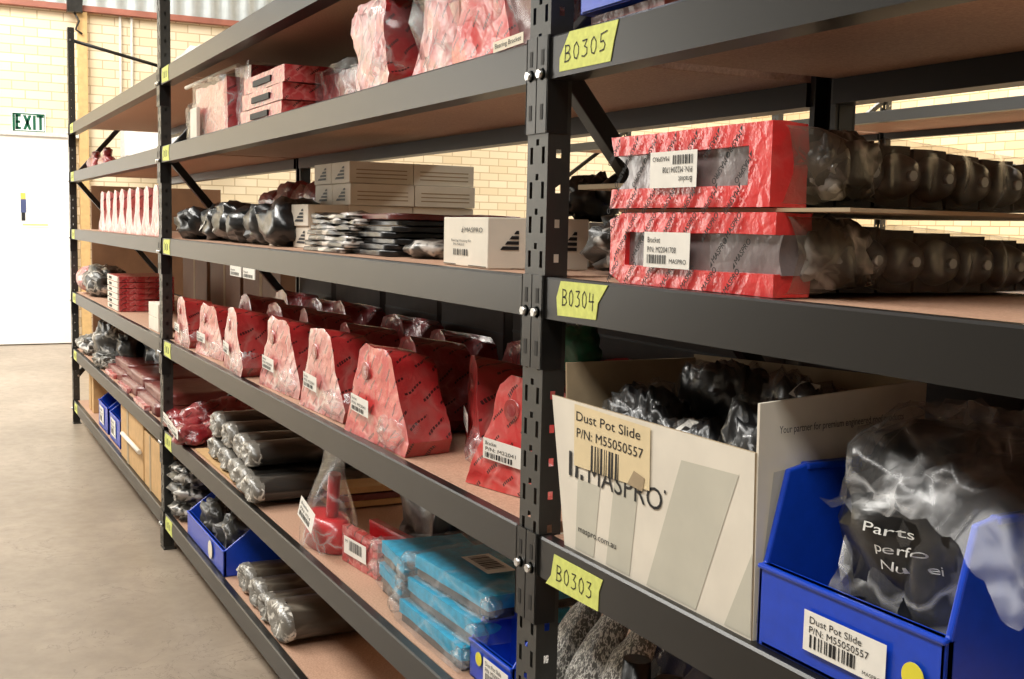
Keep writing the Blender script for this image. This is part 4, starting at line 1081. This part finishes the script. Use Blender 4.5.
for i in range(NU + 1):
    for j in range(NV + 1):
        u_, v_ = i / NU, j / NV
        x = -.13 + .27 * u_; y = -.055 + .26 * v_
        zz = .06 - .09 * (u_ - .45) ** 2 - .07 * (1 - v_) ** 2.2 + .03 * noise.noise(Vector((u_ * 3, v_ * 3, 2))) - .012 * abs(noise.noise(Vector((u_ * 7, v_ * 6, 4)))) * 2
        if u_ > .8: zz -= (u_ - .8) * .22
        vs.append((x, y - .02 * u_, zz))
for i in range(NU):
    for j in range(NV): fs.append((i * (NV + 1) + j, (i + 1) * (NV + 1) + j, (i + 1) * (NV + 1) + j + 1, i * (NV + 1) + j + 1))
mb.add(vs, fs, 'film_soft', True); mb.obj('film_sheet', root)
tag(blob(.05, .04, .042, 'green', 181, .3, 2, 28, .7, .2).obj('green_wrapped_part', None, loc=(-.36, .30, z + .185)), 'green plastic-wrapped part high behind the near upright', 'part')
tag(blob(.09, .07, .092, 'blackbag', 182, .2, 2, 28, .5, .2).obj('black_bag', None, loc=(-.36, .33, z)), 'black bag beneath the green wrapped part behind the near upright', 'bag')

for i, x in enumerate((.10, .55, 1.0)):  # dark filler added where bright brick showed under the beam
    root = thing('filler_carton', 'dark filler carton at the back of the near shelf behind the open carton, %s' % ('left', 'middle', 'right')[i], 'box', (x, .45, z))
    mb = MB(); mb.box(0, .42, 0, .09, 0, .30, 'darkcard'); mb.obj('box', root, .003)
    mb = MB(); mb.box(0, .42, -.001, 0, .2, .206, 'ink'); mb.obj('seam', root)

# ------------------------------------------------------------------ bay 1
z = HB['B']
for i, x in enumerate((-5.72, -5.25)):
    root = thing('red_valve_bag', 'small red bagged part on the far upper shelf, %s' % ('left one', 'right one')[i], 'part', (x, .12, z))
    blob(.15, .04, .042 - .006 * i, 'dkred_wrap', 200 + i, .2, 2, 26, .75, .2).obj('bag', root)
    blob(.05, .025, .03, 'dkred_wrap', 205 + i, .2, 2, 16, .8, .2).obj('neck', root, loc=(.02, 0, .06))
z = HB['C']
PROF_F = [(0, 0), (.24, 0), (.25, .02), (.22, .045), (.20, .09), (.20, .14), (.195, .185), (.17, .205), (.13, .208), (.09, .19), (.075, .14), (.05, .08), (.01, .03)]
for i in range(8):
    root = thing('pink_bagged_bracket', 'pink and white bagged bracket fin in the far bay row, %s from the far end' % ('first', 'second', 'third', 'fourth', 'fifth', 'sixth', 'seventh', 'last')[i], 'bracket', (-4.98 + i * .222, .04, z), 0, 'pink bracket fins in the far bay')
    wedge_mesh(PROF_F, .04, 'sheen_wrap', 'sheen_wrap', .92, .006, 210 + i, 2).obj('bracket', root)
z = HB['D']
root = thing('red_dome_bag', 'bagged red dome part with grey film at the far end of the middle shelf', 'part', (-5.55, .14, z))
blob(.26, .11, .085, 'greybag', 231, .2, 1.8, 32, .8, .25).obj('bag', root)
blob(.12, .07, .075, 'sheen_wrap', 232, .1, 1.6, 24, .9).obj('dome', root, loc=(-.22, -.06, .015))
for i in range(6):
    o = flat_pack('red_plate_pack', 'red plate pack with white notched end in the far bay stack, %s' % ('lowest', 'second', 'third', 'fourth', 'fifth', 'topmost')[i], 'pack', (-4.66, .04, z + .0005 + i * .0285), 0, .36, .26, .027, 'redpack', 240 + i, 'red plate packs in the far bay', .003)
    mb = MB(); mb.box(.0, .34, -.005, .01, .002, .025, 'whitecard'); mb.obj('white_end', o); 
    mb = MB(); mb.box(.07, .15, -.007, -.004, .008, .02, 'hole'); mb.obj('notch', o)
for i in range(2):
    small_carton('small white carton by the middle upright in the far bay, %s' % ('lower', 'upper')[i], (-3.42, .03, z + i * .056), .22, .05, .055, lg=False)
z = HB['E']
bags = [(-5.65, .1, .2, .09, .055, 'greybag'), (-5.12, .12, .17, .09, .115, 'greybag'), (-4.95, .07, .15, .07, .04, 'greybag'), (-4.78, .2, .16, .1, .1, 'blackbag'), (-4.55, .3, .2, .1, .1, 'blackbag')]
for i, (x, y, rx, ry, rz_, m_) in enumerate(bags):
    tag(blob(rx, ry, rz_, m_, 250 + i, .3, 1.9, 30, .8, .3).obj('crumpled_bag', None, loc=(x, y, z)),
        '%s on the lower shelf of the far bay' % ('low grey crumpled bag at the far end', 'tall pale grey bag', 'small pale bag spilling at the shelf edge', 'dark bag beside the tall grey one', 'dark bag at the back')[i], 'bag')
for i, (x, w_, y) in enumerate(((-4.75, .5, .05), (-4.25, .5, .04), (-3.72, .5, .03))):
    for j in range(2):
        flat_pack('red_flat_bag', 'flat dull red bag on the lower far shelf, %s %s' % (('left', 'middle', 'right')[i], ('bottom', 'top')[j]), 'bag', (x, y + .03 * j, z + .0005 + j * .042), 0, w_ - .02, .34, .04, 'redbrown', 260 + i * 2 + j, 'flat red bags in the far bay', .009)
        if j == 0:
            tag(soft(MB().box(x, x + .3, y - .02, y + .03, z, z + .018, 'sheen_wrap'), .008, 18, i, 5, .003, z).obj('film_scrap'), 'crumpled pale film at the edge of the %s flat red bag' % ('left', 'middle', 'right')[i], 'film')
z = HB['E']
for i in range(2):
    flat_pack('red_flat_bag', 'flat dull red bag lying behind the small tagged red bags, %s' % ('bottom', 'top')[i], 'bag', (-2.7 , .34, z + .0005 + .06 * i), 0, .7, .2, .058, 'redbrown', 275 + i, None, .012)
z = HB['F']
for i in range(2):
    tag(MB().box(-5.60 + .12 * i, -5.52 + .12 * i, .05, .4, z, z + .26, 'card').obj('wooden_offcut', None, .002), 'tan board standing at the far end of the bottom shelf, %s' % ('outer', 'inner')[i], 'board')
for i in range(2):
    blue_bin('upright blue bin on the bottom far shelf, %s one' % ('left', 'right')[i], (-5.02 + i * .42, .03, z), .34, .38, .24, .14, .12, lab=True, text=('Bolt', 'P/N: M10'), lw=.16, lh=.09, lx=.06, lz=.03)
for i, (x, w_, h_) in enumerate(((-4.12, .62, .27), (-3.47, .43, .23))):
    root = thing('cardboard_box', 'brown cardboard box on the bottom far shelf, %s' % ('left, taller', 'right, beside the upright')[i], 'box', (x, .015, z), 0)
    MB().box(0, w_, 0, .45, 0, h_, 'card').obj('box', root, .004)
    mb = MB(); mb.box(w_ * .3, w_ * .38, -.002, 0, 0, h_, 'carddk'); mb.obj('tape', root)
tag(MB().tube([(-3.98, .0, z + .13), (-3.5, .0, z + .13)], .01, 'whitecard', 8).obj('white_tube'), 'white tube lying across the front of the brown cardboard boxes', 'tube')
# translucent sheet on top
root = thing('plastic_sheet', 'pale translucent plastic sheet crumpled on the rack top at the middle upright', 'sheet', (-2.96, .0, HB['A']))
vs = []; fs = []
for i in range(13):
    for j in range(9):
        u_, v_ = i / 12, j / 8
        vs.append((-.03 + .5 * u_, .02 + .1 * v_ + .02 * math.sin(u_ * 9), .002 + (.10 - .06 * u_) * v_ + .012 * noise.noise(Vector((u_ * 5, v_ * 5, 1)))))
for i in range(12):
    for j in range(8): fs.append((i * 9 + j, (i + 1) * 9 + j, (i + 1) * 9 + j + 1, i * 9 + j + 1))
mb = MB(); mb.add(vs, fs, simple('milky_plastic', (225, 222, 214), .4), True); mb.obj('sheet', root)

# ------------------------------------------------------------------ lights
def area(name, loc, rot, sx, sy, e, col=(1, 1, 1)):
    l = bpy.data.lights.new(name, 'AREA'); l.shape = 'RECTANGLE'; l.size = sx; l.size_y = sy; l.energy = e; l.color = col
    o = bpy.data.objects.new(name, l); COL.objects.link(o); o.location = loc; o.rotation_euler = rot; return o
warm = (1, .97, .90)
area('far_wall_fill', (-8.4, -1.4, 5.2), (0, math.radians(28), 0), 2.4, 4.0, 520, warm)  # added fill, tilted to blow out the far wall
area('far_bay_fill', (-5.6, -2.8, 5.2), (0, 0, 0), 2.5, 1.6, 330, warm)  # added fill for the item fronts in the far bays
area('far_side_fill', (-8.8, -4.8, 2.2), (math.radians(90), 0, 0), 2.6, 3.2, 190, warm)  # added fill; the front wall has no opening here
area('skylight_aisle', (-2.0, -2.6, 5.2), (0, 0, 0), 4, 1.4, 210, (1, .97, .92))
area('skylight_near', (2.4, -2.6, 5.2), (0, 0, 0), 3, 1.4, 230, (1, .97, .92))
area('skylight_next_aisle', (-3.0, 2.3, 5.2), (0, 0, 0), 10, .5, 25, warm)
area('back_aisle_fill', (-2.0, 5.7, 5.2), (0, 0, 0), 14, 1.2, 700, warm)  # added fill: floor bounce for the undersides of the second rack
area('back_wall_fill', (-2.0, 6.2, 4.6), (math.radians(62), 0, 0), 16, .6, 650, warm)  # added fill aimed only at the back wall
wd = bpy.data.worlds.new('World'); SC.world = wd; wd.use_nodes = True
wd.node_tree.nodes['Background'].inputs[0].default_value = (.9, .92, 1, 1); wd.node_tree.nodes['Background'].inputs[1].default_value = .4

# ------------------------------------------------------------------ camera
cd = bpy.data.cameras.new('camera'); cam = bpy.data.objects.new('camera', cd); COL.objects.link(cam)
cd.sensor_width = 36; cd.sensor_fit = 'HORIZONTAL'; cd.lens = 1148.01244 * 36 / 1024; cd.clip_start = .05; cd.clip_end = 100
R = Vector((.45430676, .89059192, .02124621)); U = Vector((-.09691896, .02570403, .99496031)); F = Vector((-.8855575, .45407636, -.09799275))
mtx = Matrix((( R.x, U.x, -F.x, 1.51683875), (R.y, U.y, -F.y, -.796964718), (R.z, U.z, -F.z, 1.27082240), (0, 0, 0, 1)))
cam.matrix_world = mtx
SC.camera = cam
SC.view_settings.view_transform = 'Standard'; SC.view_settings.look = 'None'
SC.view_settings.exposure = 0.0; SC.view_settings.gamma = 1; SC.view_settings.use_curve_mapping = False
